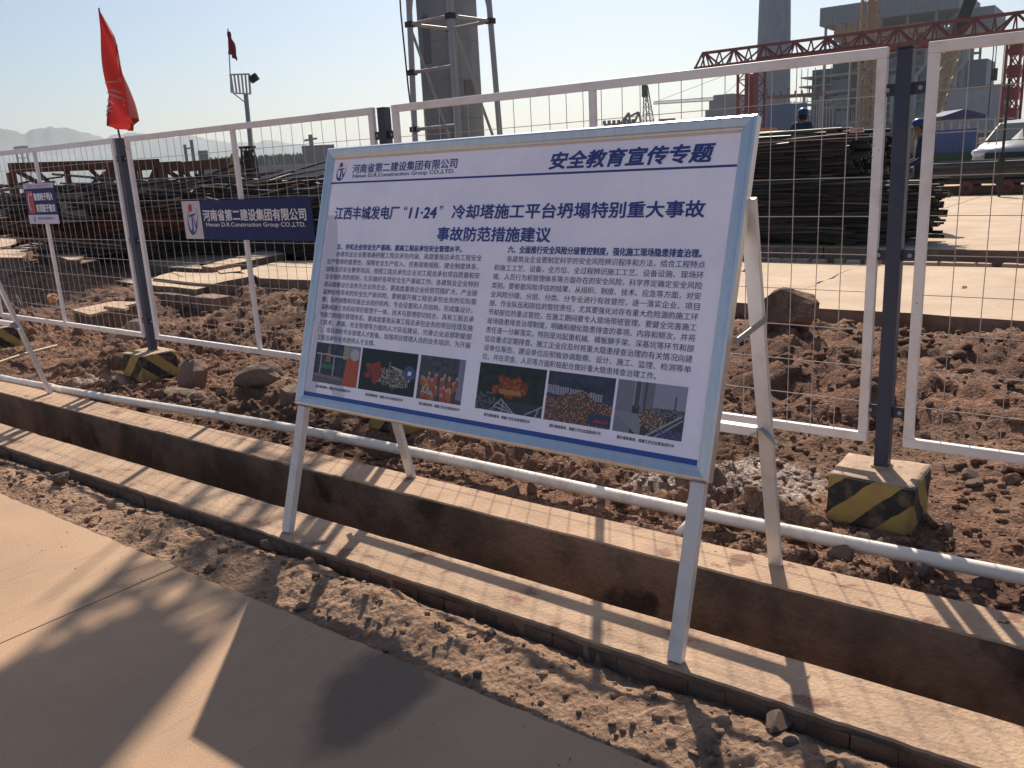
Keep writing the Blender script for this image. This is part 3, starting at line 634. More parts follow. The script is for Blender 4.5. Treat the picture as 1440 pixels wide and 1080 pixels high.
def pic(kind):
    W, H_ = 84, 54; yy, xx = np.mgrid[0:H_, 0:W]; u = xx / W; v = yy / H_
    r = np.random.default_rng(kind * 13 + 1)
    def nn(s, o=0): return pn(u * s + o + kind * 5.3, v * s * .7 + o)
    img = np.zeros((H_, W, 3))
    def fill(mask, c, a=1.0): img[mask] = img[mask] * (1 - a) + np.array(c) * a
    def line(xa, ya, xb, yb, wd, c, a=1.0):
        dx, dy = xb - xa, yb - ya; t = np.clip(((u - xa) * dx + (v - ya) * dy) / (dx * dx + dy * dy), 0, 1)
        fill(np.hypot(u - xa - t * dx, (v - ya - t * dy) * .65) < wd, c, a)
    if kind == 1:
        img[:] = (.03, .045, .08); img += (.03 * nn(9))[..., None]
        fill(v > .85, (.12, .13, .17)); fill((u > .62) & (u < .76) & (v < .35), (.32, .34, .24)); fill((u > .76), (.26, .27, .36))
        fill((np.abs(u - .3) < .09 * (v + .2)) & (v < .45), (.28, .17, .08)); fill((np.abs(u - .3) < .17) & (v > .5) & (v < .62), (.04, .16, .12))
        for a in (.14, .44, .72): line(a, .28, a, .8, .012, (.42, .4, .42))
        line(.03, .26, .75, .3, .012, (.45, .43, .45)); line(.03, .8, .75, .84, .022, (.45, .32, .3)); 
        fill((v > .77) & (v < .86) & (u < .76) & (((u * 22 + v * 6) % 1) > .5), (.05, .04, .05))
        fill((np.abs(u - .85) < .12 + .06 * v) & (v > .3), (.50, .10, .035)); fill(((u - .88) ** 2 + ((v - .2) * .65) ** 2) < .009, (.5, .5, .58))
        img += (.05 * nn(30, 3))[..., None]
    elif kind == 2:
        img[:] = (.010, .022, .022); d = (u - .62) ** 2 / .09 + (v - .62) ** 2 / .05 + .9 * nn(7)
        fill(d < 1, (.17, .14, .12)); t = nn(26) + .8 * nn(50, 2); fill((d < 1) & (t > .18), (.44, .40, .38)); fill((d < 1) & (t < -.2), (.03, .03, .03))
        d2 = (u - .25) ** 2 / .03 + (v - .55) ** 2 / .12 + nn(9, 4); fill((d2 < .6), (.24, .035, .02)); fill((d2 < .5) & (nn(40) > .15), (.42, .08, .04))
        fill(((u - .88) ** 2 + ((v - .46) * .65) ** 2) < .0012, (.8, .85, 1)); fill((((u - .88) ** 2 + ((v - .46) * .65) ** 2) < .012) & (((u - .88) ** 2 + ((v - .46) * .65) ** 2) >= .0012), (.08, .12, .28), .8)
        line(.55, .35, .72, .42, .01, (.55, .5, .45)); line(.52, .25, .53, .5, .006, (.4, .4, .4))
    elif kind == 3:
        img[:] = (.075, .08, .09); img += (.06 * nn(14))[..., None]; fill((u > .86) & (v < .9), (.26, .26, .36))
        for k in range(46):
            x, y = r.uniform(.05, .88), r.uniform(.3, .86) ** .8; s = .02 + .022 * y
            fill((np.abs(u - x) < s) & (v > y) & (v < y + .17), (.45 * r.uniform(.7, 1.1), .11 * r.uniform(.6, 1.6), .05)); fill(((u - x) ** 2 + ((v - y + .02) * .65) ** 2) < .00035 * (1 + 2 * y), (.5, .35, .32))
        line(.1, .8, .2, .62, .012, (.4, .5, .5)); line(.2, .62, .3, .85, .012, (.4, .5, .5)); line(.1, .8, .3, .85, .01, (.4, .5, .5))
    elif kind == 4:
        img[:] = (.022, .032, .028); img += (.02 * nn(12))[..., None]
        d = (u - .5) ** 2 / .07 + (v - .45) ** 2 / .06 + 1.1 * nn(9); fill(d < .9, (.20, .04, .02)); fill((d < .6) & (nn(28) > .05), (.42, .12, .03)); fill((np.abs(u - .5) < .16) & (np.abs(v - .55) < .05), (.42, .24, .06))
        fill(v > .72 + .1 * nn(5), (.05, .06, .075), .8); fill((v > .6) & (u < .3) & (nn(20, 3) > .1), (.12, .14, .16))
        for a, b in (((.38, .72), (.25, .95)), ((.38, .72), (.6, 1.0)), ((.42, .76), (.4, .98)), ((.33, .8), (.5, .92)), ((1, .75), (.75, .97)), ((.95, .78), (.9, 1)), ((.3, .9), (.6, .98))): line(*a, *b, .008, (.42, .46, .52))
    elif kind == 5:
        img[:] = (.05, .06, .10); img += (.03 * nn(8))[..., None]; fill((v > .26 + .1 * u) & (v < .44 + .06 * u) & (u < .85), (.36, .37, .46)); fill((v > .26 + .1 * u) & (v < .44 + .06 * u) & (u < .85) & (((u * 26) % 1) > .66), (.09, .09, .12))
        t = nn(34) + .6 * nn(60, 2); b = v > .52 - .18 * np.exp(-((u - .5) / .22) ** 2) + .1 * nn(7, 1)
        fill(b, (.11, .07, .055)); fill(b & (t > .18), (.38, .27, .22)); fill(b & (t < -.22), (.25, .06, .035)); fill((u > .66) & (v > .74) & (v < .95), (.035, .07, .13))
        line(.4, .12, .62, .34, .012, (.02, .02, .03)); fill((np.abs(u - .86) < .1) & (np.abs(v - .87) < .035) & (((u * 40) % 1) > .3), (.5, .05, .04)); 
    else:
        img[:] = (.33, .34, .45); fill(v > .46, (.06, .065, .07)); fill((u < .24), (.22, .24, .30)); fill((u > .27) & (u < .34) & (v < .5), (.1, .1, .12)); fill((u > .35) & (u < .54) & (v < .62), (.20, .20, .25)); fill((u > .4) & (u < .43) & (v < .62), (.1, .1, .13))
        fill((u < .4) & (v > .6) & (v < 1 - (.35 - u)), (.26, .29, .34)); d = (u - .55) ** 2 / .05 + (v - .68) ** 2 / .05 + .8 * nn(11); fill(d < .8, (.14, .07, .05)); fill((d < .8) & (nn(36) > .1), (.42, .32, .25))
        fill((v > .44) & (v < .58 + .05 * nn(20)) & (u > .55) & (nn(26, 8) > -.1), (.14, .17, .19)); line(.5, .98, .95, .55, .012, (.38, .44, .5)); line(.6, 1, .97, .62, .012, (.3, .36, .42)); line(.85, .2, .85, .45, .008, (.1, .1, .15)); fill((v > .82) & (u > .65) & (nn(44) > .05), (.13, .12, .32))
    return img

# ------------------------------------------------------------------ the notice board on its A-frame
TA = R(17.3); ST, CT = math.sin(TA), math.cos(TA)
def BP(u, s, n=0.0): return Vector((u, s * ST - n * CT, s * CT + n * ST))
BW, S0, S1 = 2.035, 0.586, 1.767
T_FRONT = Matrix.Rotation(-TA, 3, 'X')
LEFT_TEXT = ['　　各建筑业企业要准确把握工程总承包内涵，高度重视总承包工程安全', '生产管理的重要性，保障安全生产投入，完善规章规程，健全制度体系，', '加强全员安全教育培训，按照工程总承包企业对工程总承包项目质量和安', '全全面负责的原则，扎实做好各项安全生产基础工作。各建筑业企业特别', '是以勘察设计业务为主业的企业，要高度重视企业经营范围扩大、产业链', '延伸后所带来的安全生产新风险，要根据开展工程总承包业务的实际需', '要，及时调整和完善企业组织机构、专业设置和人员结构，形成集设计、', '采购和施工各阶段项目管理于一体，技术与管理密切结合，具有工程总承', '包能力的组织管理体系。要高度重视从事工程总承包业务的项目经理及施', '工技术、质量、安全管理等方面的人才队伍建设，完善企业总部职能部', '门、项目部的专业管理人才配备，加强项目管理人员的业务培训，为开展', '工程总承包业务提供人才支撑。']
RIGHT_TEXT = ['　　各建筑业企业要制定科学的安全风险辨识程序和方法，结合工程特点', '和施工工艺、设备，全方位、全过程辨识施工工艺、设备设施、现场环', '境、人员行为和管理体系等方面存在的安全风险，科学界定确定安全风险', '类别。要根据风险评估的结果，从组织、制度、技术、应急等方面，对安', '全风险分级、分层、分类、分专业进行有效管控，逐一落实企业、项目', '部、作业队伍和岗位的管控责任，尤其要强化对存有重大危险源的施工环', '节和部位的重点管控，在施工期间要专人现场带班管理。要健全完善施工', '现场隐患排查治理制度，明确和细化隐患排查的事项、内容和频次，并将', '责任逐一分解落实，特别是对起重机械、模板脚手架、深基坑等环节和部', '位应重点定期排查。施工企业应及时将重大隐患排查治理的有关情况向建', '设单位报告，建设单位应积极协调勘察、设计、施工、监理、检测等单', '位，并在资金、人员等方面积极配合做好重大隐患排查治理工作。']
def make_sign(loc, label, full=True):
    t = empty('notice_board', loc, 0, label, 'notice board')
    # mitred aluminium snap frame
    prof = [(0, -.028), (0, .006), (.007, .014), (.013, .0155), (.036, .0105), (.040, .006), (.047, .004), (.047, -.004)]
    cor = [(0, S0), (BW, S0), (BW, S1), (0, S1)]; ins = [(1, 1), (-1, 1), (-1, -1), (1, -1)]
    for k in range(4):
        a, b = k, (k + 1) % 4; vs = []
        for c in (a, b):
            for d, n in prof: vs.append(BP(cor[c][0] + ins[c][0] * d, cor[c][1] + ins[c][1] * d, n))
        m = len(prof); mb = MB(); mb.add(vs, [(i, i + 1, m + i + 1, m + i) for i in range(m - 1)] + [(m - 1, 0, m, 2 * m - 1), tuple(range(m))[::-1], tuple(m + i for i in range(m))])
        mb.build('frame_profile', M_ALU, t)
    mb = MB(); mb.add([BP(.02, S0 + .02, -.002), BP(BW - .02, S0 + .02, -.002), BP(BW - .02, S1 - .02, -.002), BP(.02, S1 - .02, -.002)], [(0, 1, 2, 3)])
    pan = mb.build('print_panel', M_PAPER, t)
    mb = MB(); mb.bar(BP(.05, S1 - .0495, .001), BP(BW - .05, S1 - .0495, .001), .003, .005); mb.build('lip_glint_strip', mat('lip_glint_cream', (.75, .58, .44), .5), t)  # cream strip paints the sunlit line along the frame's inner lip
    f0, f1 = .047, BW - .047
    if full:
        mb = MB()   # the blue rules and the bar along the foot of the print
        for (a, b, c, d) in ((f0, f1, 1.603, 1.611), ):
            mb.add([BP(a, c, -.001), BP(b, c, -.001), BP(b, d, -.001), BP(a, d, -.001)], [(0, 1, 2, 3)])
        mb.build('header_rule', M_INKB, pan)
        mb = MB(); mb.add([BP(f0, S0 + .0475, -.001), BP(f1, S0 + .0475, -.001), BP(f1, S0 + .066, -.001), BP(f0, S0 + .066, -.001)], [(0, 1, 2, 3)]); mb.build('blue_bar', M_BAR, pan)
        mb = MB(); logo(mb, .103, 1.657, .085, .088, 0, BP); mb.build('emblem', [M_INKB, M_INKR], pan)
        mb = MB(); put_text(mb, '河南省第二建设集团有限公司', .176, .792, 1.647, 1.687, bold=.012, fn=BP, res=3); mb.build('company_lettering', M_INKB, pan)
        mb = MB(); put_text(mb, 'Henan D.R.Construction Group CO.,LTD.', .183, .782, 1.622, 1.643, bold=.012, fn=BP, res=3); mb.build('company_lettering', M_INKB, pan)
        mb = MB(); put_text(mb, '安全教育宣传专题', 1.247, 1.890, 1.623, 1.686, bold=.026, shear_=.22, fn=BP, res=4); mb.build('header_lettering', M_INKB, pan)
        mb = MB(); T1 = ['江西丰城发电厂', '“11·24”', '冷却塔施工平台坍塌特别重大事故']
        put_text(mb, T1[0], .098, .500, 1.440, 1.496, bold=.020, fn=BP, res=3); put_text(mb, '“', .528, .546, 1.478, 1.494, bold=.02, fn=BP); put_text(mb, '11·24', .562, .712, 1.444, 1.488, bold=.034, shear_=.12, fn=BP, res=4); put_text(mb, '”', .730, .748, 1.478, 1.494, bold=.02, fn=BP)
        mb.build('title_lettering', M_INKB, pan); mb = MB()
        put_text(mb, T1[2], .800, 1.895, 1.440, 1.496, bold=.020, fn=BP, res=3)
        mb.build('title_lettering', M_INKB, pan); mb = MB()
        put_text(mb, '事故防范措施建议', .735, 1.296, 1.350, 1.406, bold=.020, fn=BP, res=3); mb.build('title_lettering', M_INKB, pan)
        mb = MB(); put_text(mb, '五、夯实企业安全生产基础，提高工程总承包安全管理水平。', .140, .876, 1.304, 1.330, bold=.020, fn=BP); mb.build('subheading_lettering', M_INKB, pan); mb = MB(); put_text(mb, '六、全面推行安全风险分级管控制度，强化施工现场隐患排查治理。', 1.108, 1.905, 1.306, 1.335, bold=.020, fn=BP)
        mb.build('subheading_lettering', M_INKB, pan)
        for rows, x0, x1, ind, last, nm in ((LEFT_TEXT, .085, .985, .140, .470, 0), (RIGHT_TEXT, 1.052, 1.922, 1.108, 1.812, 1)):
            n = len(rows)
            for i, r_ in enumerate(rows):
                s = 1.284 - .0345 * i; r_ = r_.strip('　'); a = ind if i == 0 else x0; b = last if i == n - 1 else x1
                if r_[-1] in '，、。': b -= .012
                mb = MB(); put_text(mb, r_, a, b, s - .0125, s + .0125, bold=.006, fn=BP); mb.build('body_lettering', M_INKD, pan)
        for k, (a, b) in enumerate(((.088, .378), (.388, .718), (.733, .973), (1.046, 1.360), (1.370, 1.650), (1.660, 1.921))):
            picture_mesh('photo_print', pic(k + 1), a, b, .702, .881, -.001, BP, pan)
        for a, b in ((.119, .344), (.442, .663), (.755, .972), (1.097, 1.312), (1.402, 1.617), (1.683, 1.897)):
            mb = MB(); put_text(mb, '图为事故现场，救援工作正在紧张进行中', a, b, .677, .689, bold=.016, fn=BP, res=1); mb.build('caption_lettering', M_INKD, pan)
    # legs
    for u in (.050, BW - .035):
        mb = MB(); mb.box(BP(u, S0 / 2 - .001, -.006), (.050, .034, S0 - .004), T_FRONT)
        mb.build('front_leg', M_LEG, t, bevel=.003)
        mb = MB(); mb.box(BP(u, (S0 + 1.46) / 2 + .003, -.045), (.046, .030, 1.46 - S0), T_FRONT); mb.build('frame_stile', M_LEG, t, bevel=.003)
    ra, rb = (.820, .002), (.478, 1.43)
    for u in (.055, BW - .010):
        mb = MB(); mb.bar((u, ra[0], ra[1]), (u, rb[0], rb[1]), .052, .024, up=(0, 1, 0)); mb.build('rear_leg', M_LEG, t, bevel=.002)
        z = 1.02; yy = ra[0] + (rb[0] - ra[0]) * z / rb[1]; mb = MB(); mb.bar((u + (.028 if u > 1 else -.028), yy, z), (u + (.028 if u > 1 else -.028), .33, .99), .004, .022); mb.build('hinge_strut', M_GALV, t)
    zc = .585; yc = ra[0] + (rb[0] - ra[0]) * zc / rb[1]
    mb = MB(); mb.bar((.082, yc - .002, zc), (BW - .037, yc - .002, zc), .036, .036); mb.build('crossbar', M_LEG, t, bevel=.003)
    for sg, u in ((1, .055), (-1, BW - .010)):
        mb = MB(); mb.bar((u + sg * .06, yc - .024, zc - .02), (u + sg * .005, yc - .03, zc + .022), .004, .03, up=(0, 1, 0)); mb.bar((u + sg * .005, yc - .03, zc + .022), (u - sg * .05, yc - .024, zc - .03), .004, .03, up=(0, 1, 0)); mb.build('corner_plate', M_GALV, t)
    return t
sign = make_sign((-3.115, 2.212, .030), 'big aluminium framed notice board with blue Chinese safety text and six small photos')
sign2 = make_sign((-8.998, 2.155, .025), 'second notice board, mostly out of view, its leaning rear leg showing at the far left', full=False)

# ------------------------------------------------------------------ the mesh fence
def block_mat():
    m = bpy.data.materials.new('hazard_stripes'); m.use_nodes = True; nt = m.node_tree; N_ = nt.nodes; L = nt.links; p = N_['Principled BSDF']; p.inputs['Roughness'].default_value = .8
    tc = N_.new('ShaderNodeTexCoord'); sp = N_.new('ShaderNodeSeparateXYZ'); L.new(tc.outputs['Object'], sp.inputs[0])
    def M(op, a, b=None, c=None):
        n = N_.new('ShaderNodeMath'); n.operation = op
        for i, k in enumerate((a, b, c)):
            if k is None: continue
            if isinstance(k, (int, float)): n.inputs[i].default_value = k
            else: L.new(k, n.inputs[i])
        return n.outputs[0]
    nz = N_.new('ShaderNodeTexNoise'); nz.inputs['Scale'].default_value = 9; nz.inputs['Detail'].default_value = 5; L.new(tc.outputs['Object'], nz.inputs['Vector'])
    s = M('ADD', M('SUBTRACT', M('ADD', sp.outputs[0], M('MULTIPLY', sp.outputs[1], -1.0)), M('MULTIPLY', sp.outputs[2], 1.05)), M('MULTIPLY', nz.outputs['Fac'], .05))
    fr = M('FRACT', M('DIVIDE', M('ADD', s, .605), .245)); st = M('GREATER_THAN', fr, .48)
    mx = N_.new('ShaderNodeMix'); mx.data_type = 'RGBA'; L.new(st, mx.inputs[0]); mx.inputs[6].default_value = (.025, .024, .022, 1); mx.inputs[7].default_value = (.37, .255, .075, 1)
    n2 = N_.new('ShaderNodeTexNoise'); n2.inputs['Scale'].default_value = 14; n2.inputs['Detail'].default_value = 7; L.new(tc.outputs['Object'], n2.inputs['Vector'])
    dr = N_.new('ShaderNodeMapRange'); dr.inputs[1].default_value = .48; dr.inputs[2].default_value = .75; dr.inputs[4].default_value = .8; L.new(n2.outputs['Fac'], dr.inputs[0])
    m2 = N_.new('ShaderNodeMix'); m2.data_type = 'RGBA'; L.new(dr.outputs[0], m2.inputs[0]); L.new(mx.outputs[2], m2.inputs[6]); m2.inputs[7].default_value = (.24, .15, .10, 1)
    L.new(m2.outputs[2], p.inputs['Base Color'])
    bp = N_.new('ShaderNodeBump'); bp.inputs['Strength'].default_value = .5; bp.inputs['Distance'].default_value = .01; L.new(n2.outputs['Fac'], bp.inputs['Height']); L.new(bp.outputs[0], p.inputs['Normal'])
    return m
M_STRIPE = block_mat()
M_BTOP = mat('block_top', (0.50, 0.35, 0.24), .85, col2=(0.36, 0.24, 0.165), nscale=8, bump=.6, bscale=50, spots=(35, (0.22, .14, .1), .62))
FY = 3.88
def make_post(x, label, seed, w=.355, d=.325):
    t = empty('fence_post', (x, FY, -.04), 0, label, 'fence post', 'navy fence posts set in striped concrete blocks')
    rr = random.Random(seed)
    bm = bmesh.new(); bmesh.ops.create_cube(bm, size=1)
    for v in bm.verts: v.co = Vector((v.co.x * w, v.co.y * d - .045, (v.co.z + .5) * .24)) + Vector((rr.uniform(-.008, .008), rr.uniform(-.006, .006), rr.uniform(-.004, .004)))
    bmesh.ops.subdivide_edges(bm, edges=bm.edges[:], cuts=9, use_grid_fill=True)
    bmesh.ops.bevel(bm, geom=[e for e in bm.edges if len(e.link_faces) == 2 and e.calc_face_angle(0) > .8], offset=.006, segments=2, affect='EDGES')
    for v in bm.verts: v.co += Vector([mnoise.noise(v.co * 14 + Vector((seed * 3 + k * 7, 0, 0))) * .004 for k in range(3)])
    bm.normal_update()
    for f in bm.faces: f.material_index = 1 if f.normal.z > .75 else 0; f.smooth = True
    me = bpy.data.meshes.new('concrete_block'); bm.to_mesh(me); bm.free(); me.materials.append(M_STRIPE); me.materials.append(M_BTOP); link_mesh('concrete_block', me, t)
    mb = MB(); mb.box((0, 0, 1.10), (.060, .060, 1.83)); mb.build('pole', M_NAVY, t, bevel=.004)
    mb = MB(); mb.box((0, 0, 2.019), (.062, .062, .006)); mb.build('end_cap', M_NAVY, t)
    mb = MB()
    for k in range(4): a = k * math.pi / 2; mb.bar((.035 * math.cos(a) - .035 * math.sin(a), .035 * math.sin(a) + .035 * math.cos(a), .243), (-.035 * math.sin(a) - .035 * math.cos(a), .035 * math.cos(a) - .035 * math.sin(a), .243), .008, .010)
    mb.build('weld_collar', M_BTOP, t)
    for z in (1.86, 1.19, .50):
        for sx in (-1, 1):
            mb = MB(); mb.box((sx * .0605, -.0, z), (.060, .006, .048)); b = mb.build('bracket', M_NAVY, t)
            mb = MB(); mb.tube([(sx * .062, -.003, z), (sx * .062, -.013, z)], .0095, 6); mb.build('bolt', M_GALV, b)
    return t
plab = {0: 'fence post block cut by the left edge of the picture, yellow and black', 1: 'navy fence post carrying the big red flag, in a striped block at the left', 2: 'navy fence post whose top shows above the upper left corner of the notice board', 3: 'navy fence post in a striped concrete block right of the notice board', 4: 'fence post beyond the right edge of the picture'}
for i, x in enumerate(BLOCKX): make_post(x, plab[i], 31 + i, w=(.34 if i < 2 else .36))

def make_panel(x0, x1, label, nw=26, first=[None]):
    z0, z1 = .328, 1.968; L = x1 - x0; tw = .042
    t = empty('mesh_fence', (x0, FY, 0), 0, label, 'fence', 'white welded mesh fence panels')
    for z in (z0, z1):
        mb = MB(); mb.box((L / 2, 0, z), (L, .03, tw)); mb.build('rail', M_WHITE, t, bevel=.004)
    for x in (tw / 2, L / 2, L - tw / 2):
        mb = MB(); mb.box((x, 0, (z0 + z1) / 2), (tw if x != L / 2 else .036, .0285, z1 - z0 - tw)); mb.build('upright', M_WHITE, t, bevel=.004)
    vw = None
    n = int(round((L - 2 * tw) / .108))
    for k in range(1, n):
        x = tw + (L - 2 * tw) * k / n
        if abs(x - L / 2) < .02: continue
        if vw is None:
            mb = MB(); mb.tube([(0, -.004, z0 + tw / 2), (0.0015, -.005, (z0 + z1) / 2), (0, -.004, z1 - tw / 2)], .0019, 6); vw = mb.mesh('wire', M_WIRE)
        o = link_mesh('wire', vw, t, loc=(x + random.uniform(-.0025, .0025), 0, 0)); o.rotation_euler = (random.uniform(-.004, .004), random.uniform(-.0025, .0025), 0)
    mb = MB(); mb.tube([(tw, .0, 0), (L * .27, .0015, -.002), (L / 2, 0, 0), (L * .76, -.001, .002), (L - tw, 0, 0)], .0019, 6); hw = mb.mesh('wire', M_WIRE)
    for k in range(1, 10):
        o = link_mesh('wire', hw, t, loc=(0, .0005, z0 + (z1 - z0) * k / 10 + random.uniform(-.003, .003)))
    return t
make_panel(-9.905, -7.045, 'white mesh fence panel at the left edge, carrying the small blue fire notice')
make_panel(-6.865, -3.975, 'white mesh fence panel with the long blue company banner tied to it')
make_panel(-3.812, -.988, 'white mesh fence panel behind the big notice board')
make_panel(-.838, 1.99, 'white mesh fence panel at the right edge of the picture, right of the navy post')

# printed sheets tied to the fence
def FP(x0, z0, y=-.022):
    return lambda x, z, n=0.0: Vector((x, y - n, z))
def sheet(name, x0, x1, z0, z1, m, wav=.004, skew=0.0):
    mb = MB(); nx, nz = 24, 8; vs = []
    for j in range(nz + 1):
        for i in range(nx + 1):
            a, b = i / nx, j / nz; vs.append((x0 + (x1 - x0) * a, 0, z0 + (z1 - z0) * b))
    vs2 = [(x, .0025, z) for x, y, z in vs]; n = len(vs)
    fs = [(j * (nx + 1) + i, j * (nx + 1) + i + 1, (j + 1) * (nx + 1) + i + 1, (j + 1) * (nx + 1) + i) for j in range(nz) for i in range(nx)]
    fs += [tuple(n + k for k in f[::-1]) for f in fs]
    mb.add(vs + vs2, fs); return mb
ban = empty('company_banner', (-6.15, FY - .028, 1.172), -.003, 'long dark blue company banner with white emblem square, tied to the fence beside the board', 'banner')
sheet('b', 0, 1.54, 0, .293, None).build('vinyl_sheet', M_BLUEVINYL, ban)
fb = lambda x, z, n=0.0: Vector((x, -.002 - n, z))
mb = MB(); mb.add([fb(.004, .003), fb(.245, .003), fb(.245, .290), fb(.004, .290)], [(0, 1, 2, 3)]); wp = mb.build('white_square', mat('banner_white', (.62, .56, .60), .45), ban)
mb = MB(); logo(mb, .125, .148, .20, .25, .001, fb); mb.build('emblem', [M_INKB, M_INKR], wp)
mb = MB(); put_text(mb, '河南省第二建设集团有限公司', .272, 1.475, .140, .222, bold=.02, fn=fb, res=3); put_text(mb, 'Henan D.R.Construction Group CO.,LTD.', .300, 1.46, .088, .128, bold=.012, fn=fb, res=3)
mb.build('banner_lettering', M_INKW, ban)
mb = MB()
for x in (.01, .5, 1.0, 1.53):
    for z in (.01, .283): mb.bar((x, .0, z), (x + .004, .026, z + .004), .006, .003)
mb.build('cable_tie', M_BLACK, ban)

fn_ = empty('fire_notice', (-8.765, FY - .028, 1.292), .0, 'small blue fence notice with a red telephone panel and two white Chinese lines', 'sign')
sheet('n', 0, .60, 0, .372, None).build('notice_sheet', M_BLUEVINYL, fn_)
mb = MB()
for a, b in ((.001, .085), (.328, .371)): mb.add([fb(.001, a), fb(.599, a), fb(.599, b), fb(.001, b)], [(0, 1, 2, 3)])
ws = mb.build('white_band', mat('notice_white', (.60, .58, .68), .5), fn_)
mb = MB(); put_text(mb, '河南省第二建设集团有限公司', .06, .55, .335, .362, n=.001, bold=.01, fn=fb, res=1); mb.build('band_lettering', mat('pink_print', (.42, .18, .22), .5), ws)
mb = MB(); put_text(mb, '河南省第二建设集团有限公司', .19, .50, .040, .062, n=.001, bold=.01, fn=fb, res=1); logo(mb, .12, .045, .05, .06, .001, fb, 0, 0); mb.build('band_lettering', M_INKB, ws)
mb = MB(); mb.add([fb(.035, .098), fb(.165, .098), fb(.165, .305), fb(.035, .305)], [(0, 1, 2, 3)]); rp = mb.build('red_panel', mat('red_vinyl', (.42, .05, .06), .45), fn_)
mb = MB(); put_text(mb, '119', .09, .155, .262, .290, n=.001, bold=.02, fn=fb)
arc = [(.075 + .035 * (1 - math.sin(a)) - .02, .20 + .072 * math.cos(a)) for a in [math.pi * k / 10 for k in range(11)]]
vs = []
for k, (x, z) in enumerate(arc): w_ = .011 if 1 < k < 9 else .020; vs += [fb(x - w_ * .2, z, .001), fb(x + w_, z, .001)]
mb.add(vs, [(2 * k, 2 * k + 1, 2 * k + 3, 2 * k + 2) for k in range(10)])
mb.build('handset_print', M_INKW, rp)
mb = MB(); put_text(mb, '隐患险于明火', .185, .555, .218, .285, bold=.03, fn=fb); put_text(mb, '防范胜于救灾', .200, .570, .112, .182, bold=.03, fn=fb); mb.build('notice_lettering', M_INKW, fn_)

# ------------------------------------------------------------------ the big red flag on the second post
M_FLAG = mat('red_flag_cloth', (0.36, 0.022, 0.024), .7, col2=(0.26, 0.016, 0.022), nscale=5)
nt = M_FLAG.node_tree; pbs = nt.nodes['Principled BSDF']; tl = nt.nodes.new('ShaderNodeBsdfTranslucent'); tl.inputs[0].default_value = (.50, .035, .03, 1); ms = nt.nodes.new('ShaderNodeMixShader'); ms.inputs[0].default_value = .30
nt.links.new(pbs.outputs[0], ms.inputs[1]); nt.links.new(tl.outputs[0], ms.inputs[2]); nt.links.new(ms.outputs[0], nt.nodes['Material Output'].inputs[0])
fl = empty('red_flag', (-6.95, 3.86, 1.98), 0, 'large red flag hanging limp on a thin pole above the left fence post', 'flag')
f0_ = Vector((-6.95, 3.86, 1.98))
mb = MB(); mb.tube([(0.02, .02, -.06), (.012, .012, .05), tuple(atY(139, 11, 3.862) - f0_)], [.008, .008, .006], 8); mb.build('flag_pole', M_BLACK, fl)
Lp = [(138, 12), (143, 60), (148, 100), (153, 140), (160, 180)]; Rp = [(139, 13), (158, 50), (170, 90), (183, 126), (198, 166)]
def pl(P, t):
    t *= len(P) - 1; i = min(int(t), len(P) - 2); f = t - i; return P[i][0] * (1 - f) + P[i + 1][0] * f, P[i][1] * (1 - f) + P[i + 1][1] * f
NV, NU = 50, 28; vs = []
for j in range(NV + 1):
    t = j / NV
    for i in range(NU + 1):
        u_ = i / NU; lx, ly = pl(Lp, t); rx, ry = pl(Rp, t); px_ = lx + (rx - lx) * u_; py_ = ly + (ry - ly) * u_
        wdt = (rx - lx) / 40
        p = atY(px_, py_, 3.86) - f0_
        p.y += .075 * wdt * math.sin(u_ * 9 + t * 2.2) + .035 * wdt * math.sin(u_ * 17 - t * 5) - .03 * wdt * math.sin(u_ * 3.1)
        vs.append(p)
fs = [(j * (NU + 1) + i, (j + 1) * (NU + 1) + i, (j + 1) * (NU + 1) + i + 1, j * (NU + 1) + i + 1) for j in range(NV) for i in range(NU)]
# lower folded tip
b = len(vs); tip = [(160, 180), (173, 182), (181, 183), (190, 185), (196, 166)]
NT = 10
for j in range(1, NT + 1):
    for i in range(NU + 1):
        u_ = i / NU; x0, y0 = pl(Rp, 1), None; top = vs[NV * (NU + 1) + i]
        tx = 163 + 27 * u_; ty = 181 + 3.5 * u_; q = atY(tx, ty, 3.86) - f0_; q.y += .03 * math.sin(u_ * 9 + 3) + .012 * math.sin(u_ * 22)
        vs.append(top.lerp(q, j / NT) + Vector((0, .015 * math.sin(j / NT * 3.1) * math.sin(u_ * 8), 0)))
for j in range(NV, NV + NT):
    for i in range(NU): a = j * (NU + 1) + i; fs.append((a, a + NU + 1, a + NU + 2, a + 1))
mb = MB(); mb.add(vs, fs); cloth = mb.build('flag_cloth', M_FLAG, fl, smooth=True)
def flag_pt(px_, py_):
    px_ += 3.5
    t = (py_ - 12.5) / 160.0
    for _ in range(6):
        a, b = pl(Lp, min(max(t, 0), 1)), pl(Rp, min(max(t, 0), 1)); u_ = min(max((px_ - a[0]) / max(b[0] - a[0], 1), .06), .95); t += (py_ - (a[1] + (b[1] - a[1]) * u_)) / 165.0
    p = atY(px_, py_, 3.86) - f0_; wdt = (b[0] - a[0]) / 40
    p.y += .075 * wdt * math.sin(u_ * 9 + t * 2.2) + .035 * wdt * math.sin(u_ * 17 - t * 5) - .03 * wdt * math.sin(u_ * 3.1) - .008
    return p
mb = MB()
